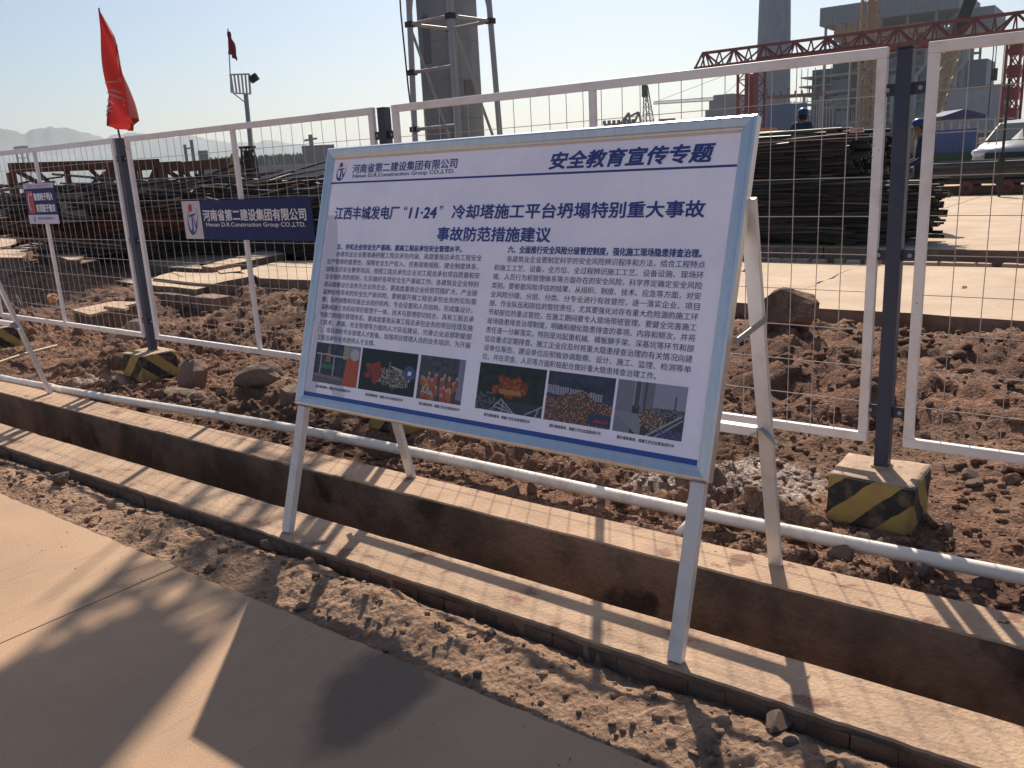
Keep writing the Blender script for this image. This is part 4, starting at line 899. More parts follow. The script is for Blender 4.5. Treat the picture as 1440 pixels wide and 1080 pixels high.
for w_, a in ((2.2, [(159, 62), (161, 82), (166, 108), (169, 117)]), (1.6, [(158, 118), (163, 114), (170, 117)]), (1.6, [(162, 110), (170, 119), (166, 124)]), (1.8, [(157, 129), (164, 133), (169, 139)]), (2.6, [(155, 140), (163, 143), (167, 147)]), (1.8, [(158, 148), (162, 152), (160, 158), (163, 163)]), (1.2, [(157, 151), (164, 151)]), (1.2, [(157, 157), (165, 156)]), (1.3, [(171, 125), (174, 128), (172, 131), (169, 128)]), (1.3, [(176, 134), (180, 137), (177, 141), (174, 137)]), (1.3, [(184, 141), (183, 146), (187, 149)]), (1.3, [(163, 126), (167, 131)])):
    pts = []
    for (xa, ya), (xb, yb_) in zip(a, a[1:]):
        for k in range(4): pts.append((xa + (xb - xa) * k / 4, ya + (yb_ - ya) * k / 4))
    pts.append(a[-1]); vs_ = []
    for k, (x, y) in enumerate(pts):
        q = pts[min(k + 1, len(pts) - 1)]; q0 = pts[max(k - 1, 0)]; dx, dy = q[0] - q0[0], q[1] - q0[1]; l_ = math.hypot(dx, dy) or 1
        vs_ += [flag_pt(x - dy / l_ * w_ / 2, y + dx / l_ * w_ / 2), flag_pt(x + dy / l_ * w_ / 2, y - dx / l_ * w_ / 2)]
    mb.add(vs_, [(2 * k, 2 * k + 1, 2 * k + 3, 2 * k + 2) for k in range(len(pts) - 1)])
o = mb.build('flag_lettering', mat('flag_white', (.62, .36, .34), .6), cloth); o['kind'] = 'stuff'
mb = MB(); mb.tube([(.03, 0, .0), (.10, -.01, -.05), (.16, -.01, -.10)], .002, 4); mb.build('frayed_thread', M_FLAG, fl)

# ------------------------------------------------------------------ steel stocks in the yard
def bar_mesh(L, r, bend, m, n=6, seed=0):
    rr = random.Random(seed); pts = [(L * (k / 4 - .5), bend * math.sin(k / 4 * 3.14 + rr.uniform(-.3, .3)) * rr.uniform(-1, 1), bend * .4 * rr.uniform(-1, 1)) for k in range(5)]
    mb = MB(); mb.tube(pts, r, n); return mb.mesh('steel_bar', m)
def bar_stack(name, label, loc, rz, L, width, height, taper, nvis, nfill, mats, group=None, fan=.03, seed=1, r=(.011, .021), stag=.5, cat='steel stack'):
    rr = random.Random(seed); t = empty(name, loc, rz, label, cat, group)
    ms = [bar_mesh(L * rr.uniform(.8, 1.0), rr.uniform(*r), .05, rr.choice(mats), seed=k) for k in range(10)]
    def where(face):
        z = height * rr.random() ** .9
        hw = width / 2 * (1 - taper * z / height)
        if face == 'front': return rr.uniform(-.05, .05) - hw, z
        if face == 'top': return rr.uniform(-hw * .9, hw), height + rr.uniform(-.06, .05)
        return rr.uniform(-hw * .9, hw), z * .95
    for k in range(nvis):
        y, z = where('front' if rr.random() < .8 else 'top')
        o = link_mesh('steel_bar', rr.choice(ms), t); o.location = (rr.uniform(-stag, stag), y, z + .03)
        o.rotation_euler = (rr.uniform(0, 6), rr.gauss(0, fan * .4), rr.gauss(0, fan))
    mb = MB()
    for k in range(nfill):
        y, z = where('in'); x = rr.uniform(-stag, stag); a, b = rr.gauss(0, fan * .6), rr.gauss(0, fan * .3); h = L * rr.uniform(.4, .5); q = rr.uniform(*r) * 1.5
        mb.bar((x - h, y - a * h, z - b * h + .03), (x + h, y + a * h, z + b * h + .03), q * 2, q * 2)
    o = mb.build('packed_bars', mats[0], t); o['kind'] = 'stuff'
    for x in (-L * .36, 0, L * .36):
        mb = MB(); mb.box((x, 0, -.05), (.12, width * 1.05, .12)); mb.build('sleeper', mat('sleeper', (.16, .10, .07), .9), t)
    return t
MX = [M_REBAR, M_STEELDARK, M_REBAR, M_STEELDARK, M_REBAR, M_REBARL]
bar_stack('rebar_stack', 'tall dark stack of steel bars right of the notice board, filling the fence panel', (-6.85, 15.2, .26), -.01, 5.2, 2.3, 1.55, .15, 295, 2600, MX, seed=3, fan=.022, stag=.55)
bar_stack('rebar_stack', 'lower ragged stack of steel bars spilling right, behind the navy post', (-5.6, 14.15, .24), .035, 4.2, .9, .74, .5, 240, 1100, MX, seed=5, fan=.07, stag=.9)
bar_stack('rebar_stack', 'dark heap of steel bars directly behind the blue company banner', (-15.6, 12.4, .0), .10, 6.0, 2.4, 1.2, .5, 280, 1300, MX, seed=8, fan=.10, stag=1.0)
bar_stack('rebar_stack', 'loose dark bars lying left of the flag post behind the inspection pit', (-20.2, 12.0, .0), .22, 6.0, 2.0, .90, .6, 200, 700, MX + [M_REBARL], seed=12, fan=.16, stag=1.2)
M_PIPEB = mat('black_pipe', (.03, .028, .03), .45, metal=.2, col2=(.08, .06, .05), nscale=2)
bar_stack('pipe_stack', 'long black pipes stacked low behind the right fence panel, above the red wheels', (-5.2, 28.2, .58), 0.02, 8.5, 1.2, .36, .1, 40, 60, [M_PIPEB, M_PIPEB, M_REBARL], seed=15, fan=.004, r=(.05, .075), stag=.3)
bar_stack('scaffold_tube_stack', 'pale and rusty scaffold tubes heaped left of the flag post in the middle distance', (-25.5, 14.6, .15), .3, 6.5, 2.0, .85, .4, 120, 120, [M_REBARL, M_RUST, M_STEELDARK, M_REBARL], seed=18, fan=.14, stag=1.2, r=(.022, .035))
bar_stack('scaffold_tube_stack', 'rusty tubes and timber heaped above the blue banner, before the pale wall', (-21.0, 19.0, .2), .1, 7.5, 2.2, .75, .4, 150, 160, [M_REBARL, M_RUST, M_STEELDARK, M_RUST], seed=22, fan=.10, stag=1.2, r=(.022, .04))
M_TIMBER = mat('pale_timber', (.45, .34, .24), .8, col2=(.33, .24, .17), nscale=4)
for i, (a, b, lab) in enumerate((((205, 252), (330, 247), 'long pale plank lying across the rusty frames right of the flag post'), ((95, 262), (250, 254), 'long pale plank crossing behind the flag post over the heap'), ((60, 345), (190, 350), 'pale plank on the ground behind the small blue notice'), ((0, 333), (170, 345), 'long narrow plank lying at the left edge above the broken slabs'))):
    A = at(*a, 22 - i); B = at(*b, 22.5 - i); o_ = MB(); o_.bar(A - A, B - A, .12, .035); o = o_.build('timber_plank', M_TIMBER); o.location = A; tag(o, lab, 'plank')

def tangle(label, px0, px1, py0, py1, dist, n, seed, rz):
    rr = random.Random(seed); c0 = at((px0 + px1) / 2, (py0 + py1) / 2, dist); t = empty('tube_heap', (c0.x, c0.y, 0), 0, label, 'scrap heap')
    ms = [bar_mesh(rr.uniform(2.2, 5.0), rr.uniform(.014, .035), .12, rr.choice([M_RUST, M_REBARL, M_STEELDARK, M_TIMB2, M_RUST, M_STEELDARK]), seed=60 + k) for k in range(14)]
    for k in range(n):
        f = rr.random(); p = at(px0 + (px1 - px0) * rr.random(), py0 + (py1 - py0) * f, dist + rr.uniform(-1.2, 1.4)); o = link_mesh('tube', rr.choice(ms), t); o.location = (p.x - c0.x, p.y - c0.y, p.z)
        o.rotation_euler = (rr.uniform(0, 6), rr.gauss(0, .09), rz + rr.gauss(0, .45))
    mb = MB()
    for k in range(n):
        p = at(px0 + (px1 - px0) * rr.random(), py1 + (py1 - py0) * .5 * rr.random(), dist + rr.uniform(-.8, 1.4)); q = p - c0; q.z = p.z - .1; a = rz + rr.gauss(0, .4); dd = Vector((math.cos(a), math.sin(a), rr.gauss(0, .1))) * rr.uniform(.6, 1.5); mb.bar(q - dd, q + dd, .06)
    o = mb.build('packed_tubes', M_RUST, t); o['kind'] = 'stuff'
M_TIMB2 = mat('weathered_timber', (.26, .19, .135), .85, col2=(.17, .125, .09), nscale=3)
tangle('tangled rusty and pale tubes heaped above the rebar left of the flag post', -10, 165, 268, 302, 20.5, 90, 31, .9)
tangle('tangled rusty tubes and timber heaped between the flag post and the banner top', 195, 330, 260, 294, 20.5, 110, 33, .8)
tangle('low tangle of rusty tubes above the right half of the blue banner', 330, 450, 258, 278, 21.5, 80, 35, .8)

# tag board on the rebar stack
tg = empty('stock_tag', tuple(at(1205, 183, 13.9)), R(20), 'small pink tag board with dark digits on top of the tall rebar stack', 'tag')
mb = MB(); mb.box((0, 0, 0), (.20, .01, .065)); mb.build('tag_plate', mat('pink_tag', (.62, .42, .36), .6), tg)
mb = MB(); put_text(mb, '1104', -.075, .075, -.02, .02, n=0, bold=.02, fn=lambda x, z, n: Vector((x, -.007, z))); mb.build('tag_digits', M_INKD, tg)
mb = MB(); mb.bar((0, .02, .0), (0, .02, -.14), .02); mb.build('tag_stake', M_TIMBER, tg)

# red wheeled trolley below the pipes
tr = empty('pipe_trolley', (-4.9, 27.3, .14), 0, 'low flat trolley on red wheels under the long black pipes', 'trolley')
mb = MB(); mb.box((0, .7, .36), (8.6, 1.3, .10)); mb.build('deck', M_STEELDARK, tr)
M_REDW = mat('red_wheel', (.16, .03, .03), .6); wm_ = None
for x in (-2.35, -1.05, .2, 1.2, 2.2):
    for y in (.1, 1.25):
        if wm_ is None:
            mb = MB(); mb.tube([(0, -.06, 0), (0, .06, 0)], .19, 18); wm_ = mb.mesh('wheel', M_REDW); mb = MB(); mb.tube([(0, -.08, 0), (0, -.058, 0)], .07, 12); hm_ = mb.mesh('hub', M_STEELDARK)
        w_ = link_mesh('wheel', wm_, tr, loc=(x, y, .19)); link_mesh('hub', hm_, w_)

# ------------------------------------------------------------------ lattice helpers
def lattice(mb, base, axis, length, s0, s1, n, r, ex=(1, 0, 0), ey=None, diag=True, sides=4, rd=None):
    """square (or triangular) lattice mast from base along axis"""
    ax = Vector(axis).normalized(); ex = Vector(ex); ex = (ex - ax * ex.dot(ax)).normalized(); ey = ax.cross(ex); rd = rd or r * .6
    def c(k, t):
        s = (s0 + (s1 - s0) * t) / 2; a = ((-1, -1), (1, -1), (1, 1), (-1, 1))[k] if sides == 4 else ((-1, -.6), (1, -.6), (0, 1))[k]
        return Vector(base) + ax * length * t + ex * s * a[0] + ey * s * a[1]
    for k in range(sides):
        mb.bar(c(k, 0), c(k, 1), r, r)
        for i in range(n + 1): mb.bar(c(k, i / n), c((k + 1) % sides, i / n), rd, rd)
        if diag:
            for i in range(n):
                a, b = (k, (k + 1) % sides) if i % 2 else ((k + 1) % sides, k); mb.bar(c(a, i / n), c(b, (i + 1) / n), rd, rd)
    return c

# floodlight tower behind the board; its lamp platform stands above the picture and throws the soft shadow on the road
tw = empty('floodlight_tower', (-6.83, 8.0, -.05), R(-4), 'slim grey steel lattice tower standing in front of the round concrete column', 'tower')
def tc_(k, z): s = (.80 - .045 * z) / 2; a = ((-1, -1), (1, -1), (1, 1), (-1, 1))[k]; return Vector((s * a[0], s * a[1], z))
for k in range(4): mb = MB(); mb.tube([tc_(k, 0), tc_(k, 7.1)], .034, 10); mb.build('tower_leg', M_GALV, tw)
lv = [.2, .8, 1.47, 2.12, 2.75, 3.27, 3.9, 4.6, 5.3, 6.1, 6.9]
for i, z in enumerate(lv):
    for k in range(4):
        if i in (2, 3, 4) and k != 0: continue
        mb = MB(); mb.tube([tc_(k, z), tc_((k + 1) % 4, z)], .021, 8); mb.build('tower_rung', M_GALV, tw)
        mb = MB(); mb.box(tc_(k, z), (.085, .085, .06)); mb.build('coupler', M_STEELDARK, tw)
for k in range(4):
    for za, zb in ((3.25, 1.7), (1.7, .1), (3.3, 6.1)):
        if za == 3.25 and k in (0, 2): continue
        p_, q_ = (0, 3) if k == 3 else (k, (k + 1) % 4); mb = MB(); mb.tube([tc_(p_, za), tc_(q_, zb)], .017, 6); mb.build('tower_brace', M_GALV, tw)
mb = MB(); mb.tube([(-.42, -.30, 7.0), (-.46, -.33, 3.4), (-.40, -.36, 2.6), (-.36, -.30, 1.4), (-.30, -.28, .0)], .010, 6); mb.build('power_cable', M_BLACK, tw)
mb = MB(); mb.box((0, 0, 7.32), (.50, .50, .05)); mb.build('platform', M_STEELDARK, tw)
for z in (6.75, 7.05):
    for k in range(4): mb = MB(); mb.tube([tc_(k, z), tc_((k + 1) % 4, z)], .036, 6); mb.build('tower_rung', M_GALV, tw)
for x, y, z, a in ((-.16, -.12, 7.6, .3), (.15, -.16, 7.62, -.4), (-.14, .14, 8.05, 2.8), (.15, .12, 8.1, 3.4), (0, -.15, 8.5, 0)):
    mb = MB(); M_ = Matrix.Rotation(a, 3, 'Z') @ Matrix.Rotation(-.5, 3, 'X'); mb.box((x, y, z), (.36, .16, .34), M_); f_ = mb.build('floodlight', M_STEELDARK, tw)
for k in range(4):
    a = ((-1, -1), (1, -1), (1, 1), (-1, 1)); mb = MB(); mb.bar((a[k][0] * .24, a[k][1] * .24, 7.0), (a[k][0] * .22, a[k][1] * .22, 8.75), .04); mb.build('lamp_frame', M_GALV, tw)
mb = MB(); mb.box((0, 0, 7.95), (.46, .42, 1.15)); mb.build('shadow_fill_box', M_STEELDARK, tw)  # unseen solid box, added to fill out the tower's shadow on the road

# round concrete column (conveyor trestle leg) behind the tower
cc = empty('concrete_column', tuple(at(641, 216, 60)), R(40), 'very tall round grey concrete column right behind the slim steel tower', 'tower'); cc.location.z = -.1
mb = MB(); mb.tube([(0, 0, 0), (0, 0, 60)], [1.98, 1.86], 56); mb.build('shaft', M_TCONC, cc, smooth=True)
ca = math.atan2(-cc.location.y, -cc.location.x) - R(40)
for da, z0, z1, wd in ((-.80, 8.3, 11.2, .62), (.62, 6.3, 7.2, .75)):
    a = ca + da; mb = MB(); mb.box((0, 0, (z0 + z1) / 2), (.12, wd, z1 - z0)); o = mb.build('louvre', mat('dark_opening', (.085, .09, .10), .7), cc)
    o.location = (1.93 * math.cos(a), 1.93 * math.sin(a), 0); o.rotation_euler = (0, 0, a)
a = ca + .25; mb = MB(); mb.bar((0, 0, 2.8), (.3, .3, 4.6), .10); mb.bar((.25, .2, 4.6), (.1, .6, 4.6), .12); o = mb.build('bracket_arm', M_STEELDARK, cc); o.location = (1.98 * math.cos(a), 1.98 * math.sin(a), 0)

for k in range(1, 16): mb = MB(); mb.tube([(0, 0, k * 2.4), (0, 0, k * 2.4 + .06)], [1.99 - k * .0048] * 2, 48); mb.build('pour_ring', M_TCONC, cc)
mb = MB(); al = ca + .12
for o_ in (-.22, .22): mb.bar((2.12 * math.cos(al) - o_ * math.sin(al), 2.12 * math.sin(al) + o_ * math.cos(al), 2), (2.12 * math.cos(al) - o_ * math.sin(al), 2.12 * math.sin(al) + o_ * math.cos(al), 40), .05)
for k in range(90): mb.bar((2.12 * math.cos(al) + .22 * math.sin(al), 2.12 * math.sin(al) - .22 * math.cos(al), 2.2 + k * .4), (2.12 * math.cos(al) - .22 * math.sin(al), 2.12 * math.sin(al) + .22 * math.cos(al), 2.2 + k * .4), .03)
mb.build('ladder', M_GALV, cc)
# tall chimney
def ground_at(px, py, dist, z=0.0): p = at(px, py, dist); p.z = z; return p
ch = empty('chimney', tuple(ground_at(1085, 200, 300)), 0, 'tall tapering grey concrete chimney rising out of the picture behind the red truss', 'chimney')
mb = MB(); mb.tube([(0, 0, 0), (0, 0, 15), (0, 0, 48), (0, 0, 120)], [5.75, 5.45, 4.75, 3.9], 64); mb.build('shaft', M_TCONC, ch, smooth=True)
for k in range(1, 20): mb = MB(); z = k * 3.0; mb.tube([(0, 0, z), (0, 0, z + .12)], [5.78 - .0215 * z if z > 15 else 5.80 - .02 * z] * 2, 48); mb.build('pour_ring', M_TCONC, ch)
mb = MB()
for z in (14.5, 30.5):
    for k in range(9):
        a = k * 2 * math.pi / 9; r_ = 5.50 - (z - 14) * .021; mb.box((r_ * math.cos(a), r_ * math.sin(a), z), (.2, .2, 1.3))
o = mb.build('vent_slots', mat('dark_opening', (.085, .09, .10), .7), ch); o['kind'] = 'stuff'

# ------------------------------------------------------------------ plant and cranes on the right
gy = 70.0
gan = empty('gantry_crane', (-20, gy, 0), 0, 'dark red lattice gantry crane whose long truss spans the upper right of the picture', 'crane')
def GA(px, py): v = atY(px, py, gy); return v - Vector((-20, gy, 0))
A0, A1 = GA(984, 99), GA(1500, 38); zb = (A0.z + A1.z) / 2; T0 = GA(988, 76); zt = T0.z + .05; x0, x1 = A0.x, A1.x + 14
for y in (-1.0, 1.0): mb = MB(); mb.bar((x0, y, zb), (x1, y, zb), .25, .38); mb.build('bottom_chord', M_REDCR, gan)
mb = MB(); mb.bar((x0 + .25, 0, zt), (x1, 0, zt), .22, .22); mb.build('top_chord', M_REDCR, gan)
n = int((x1 - x0) / 1.22); st = (x1 - x0) / n
for k in range(n + 1):
    x = x0 + .5 + st * k
    if x > x1: break
    mb = MB(); mb.bar((x, -1, zb), (x, 0, zt), .09); mb.bar((x, 1, zb), (x, 0, zt), .09); mb.bar((x, -1, zb), (x, 1, zb), .09); mb.build('truss_post', M_REDCR, gan)
    if k % 2 == 0 and k < n:
        xm = x + st
        for y in (-1, 1):
            mb = MB(); mb.bar((x, 0, zt), (xm, y, zb), .13); mb.build('truss_diagonal', M_REDCR, gan)
            mb = MB(); mb.bar((xm, y, zb), (min(xm + st, x1), 0, zt), .13); mb.build('truss_diagonal', M_REDCR, gan)
mb = MB(); mb.bar((x0, -1, zb), (x0 + .25, 0, zt), .13); mb.bar((x0, 1, zb), (x0 + .25, 0, zt), .13); mb.build('end_post', M_REDCR, gan)
mb = MB(); mb.box((x0 + 9.5, 0, zb + .32), (9, .5, .22)); mb.build('cable_tray', M_REDCR, gan)
for pa, pb, nm in (((1042, 108), (1072, 178), 0), ((1417, 60), (1444, 175), 1)):
    L0 = GA(*pa); L1 = GA(pb[0], pa[1] - (pb[0] - pa[0]) * .11); xa, xb = L0.x, L1.x
    for xx in ((xa + .2, xa + (xb - xa) * .5, xb - .2) if nm == 0 else (xa + .15, xb - .15)):
        for y in (-1.1, 1.1): mb = MB(); mb.bar((xx, y, 0), (xx, y, zb), .17); mb.build('leg_column', M_REDCR, gan)
    m_ = 7
    for k in range(m_):
        z0_, z1_ = zb * k / m_, zb * (k + 1) / m_
        for y in (-1.1, 1.1):
            mb = MB(); mb.bar((xa + .2, y, z0_), (xb - .2, y, z1_), .08); mb.bar((xb - .2, y, z0_), (xa + .2, y, z1_), .08); mb.bar((xa + .2, y, z1_), (xb - .2, y, z1_), .08); mb.build('leg_bracing', M_REDCR, gan)
    if nm == 0: mb = MB(); mb.box(((xa + xb) / 2 + .2, 0, zb * .6), ((xb - xa) * .22, .8, zb * .62)); mb.build('ladder_cage', M_REDCR, gan)
    else:
        for k in range(4): mb = MB(); mb.box(((xa + xb) / 2, 0, zb - 1.0 - k * 1.45), (.8, .8, .8)); mb.build('cable_drum', M_REDCR, gan)
mb = MB(); xo = GA(1078, 165).x; mb.box((xo, -.5, 1.9), (1.6, 1.6, 3.2)); mb.build('operator_cab', mat('orange_cab', (.42, .17, .09), .6), gan)
g_ = GA(1398, 60); mb = MB(); mb.tube([(g_.x, 0, zb), (g_.x, 0, .8)], .035, 5); mb.build('hoist_rope', M_BLACK, gan)
g_ = GA(1402, 60); mb = MB(); mb.tube([(g_.x, 0, zb), (g_.x, 0, 5.9)], .03, 5); mb.box((g_.x, 0, 6.0), (.35, .35, .8)); mb.build('hook_block', M_STEELDARK, gan)

# boiler house: steel frame with grey roof box, cladding, scaffold
BD = 250.0
def gl(px, py, d): p = at(px, py, d); return Vector((p.x, p.y, 0))
b0 = gl(1262, 205, BD); bz = math.atan2(ray(1262, 200)[1], ray(1262, 200)[0]) - math.pi / 2 - R(12)
bh = empty('boiler_house', tuple(b0), bz, 'huge unfinished grey boiler house with roof box, steel frame and scaffolding at the upper right', 'building')
M_BGREY = mat('boiler_cladding', (.20, .23, .28), .7, col2=(.165, .19, .225), nscale=.05); M_BDARK = mat('boiler_inner', (.07, .085, .10), .85, col2=(.13, .14, .15), nscale=.12, stretch=(1, 1, 2)); M_BSTEEL = mat('boiler_steel', (.27, .275, .28), .7)
def Hh(py): return float(atY(1262, py, b0.y).z)
zr0, zr1 = Hh(34), Hh(9)
mb = MB(); mb.box((-1.0, 0, (zr0 + zr1) / 2), (31, 30, zr1 - zr0)); mb.build('roof_box', M_BGREY, bh)
mb = MB(); mb.box((17.8, 2, (zr0 + zr1) / 2 - 3.5), (6, 20, (zr1 - zr0) * .9)); mb.build('roof_annex', M_BGREY, bh)
mb = MB(); mb.box((3, -12, zr1 + .9), (4, 4, 1.8)); mb.build('roof_unit', M_BSTEEL, bh)
for k in range(14): mb = MB(); mb.bar((-2 + k * 1.1, -14.8, zr1), (-2 + k * 1.1, -14.8, zr1 + 1.2), .12); mb.bar((-2 + k * 1.1, -14.8, zr1 + 1.2), (-.9 + k * 1.1, -14.8, zr1 + 1.2), .12); mb.build('roof_railing', M_BSTEEL, bh)
cols = [-15.5, -9.2, -3, 3.4, 9.6, 15.6]
for x in cols:
    for y in (-13, 0, 13): mb = MB(); mb.bar((x, y, 0), (x, y, zr0), .55); mb.build('frame_column', M_BSTEEL, bh)
flz = [zr0 * k / 8 for k in range(1, 8)]
for z in flz:
    for y in (-13, 13): mb = MB(); mb.bar((-15.5, y, z), (15.6, y, z), .35, .6); mb.build('floor_beam', M_BSTEEL, bh)
rb_ = random.Random(4)
for i in range(5):
    for j in range(8):
        if rb_.random() < .6: mb = MB(); a, b = (cols[i], cols[i + 1]) if rb_.random() < .5 else (cols[i + 1], cols[i]); mb.bar((a, -13.1, zr0 * j / 8), (b, -13.1, zr0 * (j + 1) / 8), .25); mb.build('frame_brace', M_BSTEEL, bh)
mb = MB(); mb.box((-3, 2, zr0 * .46), (19, 22, zr0 * .86)); mb.build('furnace_body', M_BDARK, bh)
mb = MB(); mb.box((11, -3, zr0 * .53), (8.5, 18, zr0 * .72)); mb.build('clad_stair_tower', M_BGREY, bh)
mb = MB(); mb.box((16.5, 4, zr0 * .36), (6, 14, zr0 * .60)); mb.build('duct_tower', M_BGREY, bh)
for k in range(5): mb = MB(); mb.box((5.5 + k * 2.6, -13.2, zr0 * .9), (1.5, .3, 2.6)); mb.build('wall_panel', M_BDARK, bh)
for k in range(26): mb = MB(); mb.box((-16 + k * 1.22, -15.06, (zr0 + zr1) / 2), (.10, .12, zr1 - zr0 - .3)); mb.build('cladding_seam', M_BSTEEL, bh)
for k in range(7): mb = MB(); mb.box((7.3 + k * 1.25, -12.06, zr0 * .53), (.10, .12, zr0 * .70)); mb.build('cladding_seam', M_BSTEEL, bh)
for x, r_ in ((-6.5, .7), (1.2, .45), (6.2, .6), (14.6, .5)): mb = MB(); mb.tube([(x, -14.2, 1), (x, -14.2, zr0 * .55), (x + 2.2, -14.2, zr0 * .64), (x + 2.2, -14.2, zr0 * .9)], r_, 10); mb.build('pipe_run', M_GALV, bh)
for j in range(1, 8):
    for i in range(5):
        if rb_.random() < .55: mb = MB(); mb.box(((cols[i] + cols[i + 1]) / 2, -9.2, zr0 * (j + .45) / 8), (4.4, .4, zr0 / 8 * .62)); mb.build('equipment_panel', rb_.choice([M_BGREY, M_BDARK, M_BSTEEL]), bh)
# stacked platforms at the left side
for k in range(7):
    z = 6.5 + k * 2.2; mb = MB(); mb.box((-17.8 - (.3 * (k % 2)), -6, z), (8.5, 10, .30)); mb.build('scaffold_deck', M_BSTEEL, bh)
    for x in (-21.8, -20.2, -18.3, -16.4, -14.4): mb = MB(); mb.bar((x, -11, z), (x, -11, z + 2.2), .14); mb.build('scaffold_post', M_GALV, bh)
    mb = MB(); mb.box((-17, -4, z + 1.1), (6, 8, 1.5)); mb.build('stored_load', M_BDARK, bh)
mb = MB(); mb.box((-17.5, 0, 4.5), (10, 9, 9)); mb.build('lower_block', M_BDARK, bh)
# scaffold in front of the lower part
for i in range(22):
    x = -21 + i * 1.9
    mb = MB(); mb.bar((x, -15.5, 0), (x, -15.5, 9.5 + 2 * math.sin(i)), .13); mb.build('scaffold_post', M_GALV, bh)
for z in (2, 4, 6, 8): mb = MB(); mb.bar((-21, -15.5, z), (19, -15.5, z), .13); mb.build('scaffold_rail', M_GALV, bh)
M_OCHRE = mat('ochre_formwork', (.42, .25, .12), .8, col2=(.24, .15, .09), nscale=.35)
for (xa, xb, ya, yb2, nn) in ((1177, 1240, 34, 50, 4), (1185, 1300, 46, 60, 6), (1196, 1290, 58, 70, 5)):
    a, b = atY(xa, ya, b0.y - 22), atY(xb, ya, b0.y - 22); z1_, z0_ = a.z, atY(xa, yb2, b0.y - 22).z
    for k in range(nn):
        p = a.lerp(b, (k + .5) / nn); mb = MB(); mb.box((0, 0, 0), ((b - a).length / nn * .92, 2.2, abs(z1_ - z0_) * random.uniform(.7, 1))); o = mb.build('formwork_panel', M_OCHRE, bh)
        o.matrix_parent_inverse = bh.matrix_basis.inverted() if False else Matrix.Identity(4)
        o.location = Matrix.Rotation(-bz, 3, 'Z') @ (Vector((p.x, p.y, (z0_ + z1_) / 2)) - b0)

# yellow tower crane in front of the boiler house
yc_ = gl(1214, 205, 180); yc = empty('tower_crane', tuple(yc_), R(20), 'ochre lattice tower crane mast in front of the boiler house', 'crane')
M_YEL = mat('crane_ochre', (.38, .23, .085), .7, col2=(.26, .165, .09), nscale=.6)
mb = MB(); c = lattice(mb, (0, 0, 0), (0, 0, 1), 38, 2.7, 2.7, 24, .34, rd=.16); o = mb.build('mast_lattice', M_YEL, yc)
for k in range(12): mb = MB(); mb.box((.2, .3, 1.6 + k * 3.1), (1.1, 1.1, 2.5)); mb.build('ladder_section', M_YEL, yc)
mb = MB(); lattice(mb, (0, 0, 38), (1, 0, .02), 45, 1.6, 1.2, 22, .2, ex=(0, 1, 0), sides=3); mb.build('jib', M_YEL, yc)
mb = MB(); lattice(mb, (0, 0, 38), (-1, 0, 0), 13, 1.6, 1.6, 6, .2, ex=(0, 1, 0), sides=3); mb.box((-12, 0, 37), (3, 2, 2.4)); mb.build('counter_jib', M_YEL, yc)
mb = MB(); lattice(mb, (0, 0, 38), (0, 0, 1), 7, 1.8, .3, 4, .2); mb.build('crane_head', M_YEL, yc)

# mobile crane with leaning boom
mc0 = gl(1309, 200, 90); mc = empty('mobile_crane', tuple(mc0), 0, 'mobile crane with a leaning boom, pale below and black above, near the navy post', 'crane')
P0 = at(1311, 176, 90) - mc0; P1 = at(1340, 68, 90) - mc0; P2 = at(1373, -22, 90) - mc0
mb = MB(); d = (P1 - P0); lattice(mb, P0, d, d.length, .9, 1.25, 9, .15, rd=.09); mb.bar(P0, P1, .55, .4); mb.build('lower_boom', mat('boom_cream', (.42, .38, .27), .7, col2=(.25, .23, .18), nscale=1.0), mc)
mb = MB(); mb.bar(P1, P2, 1.0, 1.0); mb.build('upper_boom', M_BLACK, mc)
mb = MB(); mb.box((-1, 0, 1.4), (6, 3, 1.7)); mb.build('carrier', M_YEL, mc); mb = MB(); mb.box((-3, 0, 2.9), (2, 2.2, 1.5)); mb.build('crane_cab', mat('cab_glass', (.1, .12, .14), .2), mc)
for x in (-3, -1.6, .4, 1.6): mb = MB(); mb.tube([(x, -1.6, .5), (x, -1.2, .5)], .5, 14); mb.build('wheel', M_BLACK, mc)

def shed(name, px0, px1, pyt, dist, depth, m, label, roofm=None, lip=.0, cat='building', h=None, y2=None):
    a, b = at(px0, pyt, dist), at(px1, y2 if y2 else pyt, dist); a0 = Vector((a.x, a.y, 0)); d = Vector((b.x - a.x, b.y - a.y, 0)); L = d.length; hz = h or a.z
    t = empty(name, tuple(a0), math.atan2(d.y, d.x), label, cat)
    mb = MB(); mb.box((L / 2, depth / 2, hz / 2), (L, depth, hz)); mb.build('wall', m, t)
    mb = MB(); mb.box((L / 2, depth / 2, hz + .12), (L + lip, depth + lip, .25)); mb.build('roof', roofm or m, t)
    return t, L, hz
M_PALEW = mat('pale_cladding', (.36, .37, .39), .7, col2=(.31, .32, .34), nscale=.2); M_BLUER = mat('blue_roof', (.10, .17, .26), .6); M_BLUEP = mat('blue_site_panel', (.035, .075, .22), .6); M_BLUG = mat('blue_grey_cladding', (.09, .14, .24), .7)
t, L, hz = shed('long_shed', 1312, 1424, 128, 150, 20, M_PALEW, 'long pale grey windowless shed with a blue roof edge behind the mobile crane', M_BLUER, .5)
for k in range(int(L / 1.5)): mb = MB(); mb.box((k * 1.5 + .7, -.03, hz / 2 + 2), (.06, .06, hz - 4)); mb.build('cladding_seam', M_PALEW, t)
mb = MB(); mb.box((L * .45, -.5, 1.4), (L * .9, .8, 2.8)); mb.build('dark_ground_floor', M_BDARK, t)
t, L, hz = shed('blue_building', 1078, 1135, 151, 120, 15, M_BLUG, 'blue grey site building behind the worker whose helmet shows over the rebar')
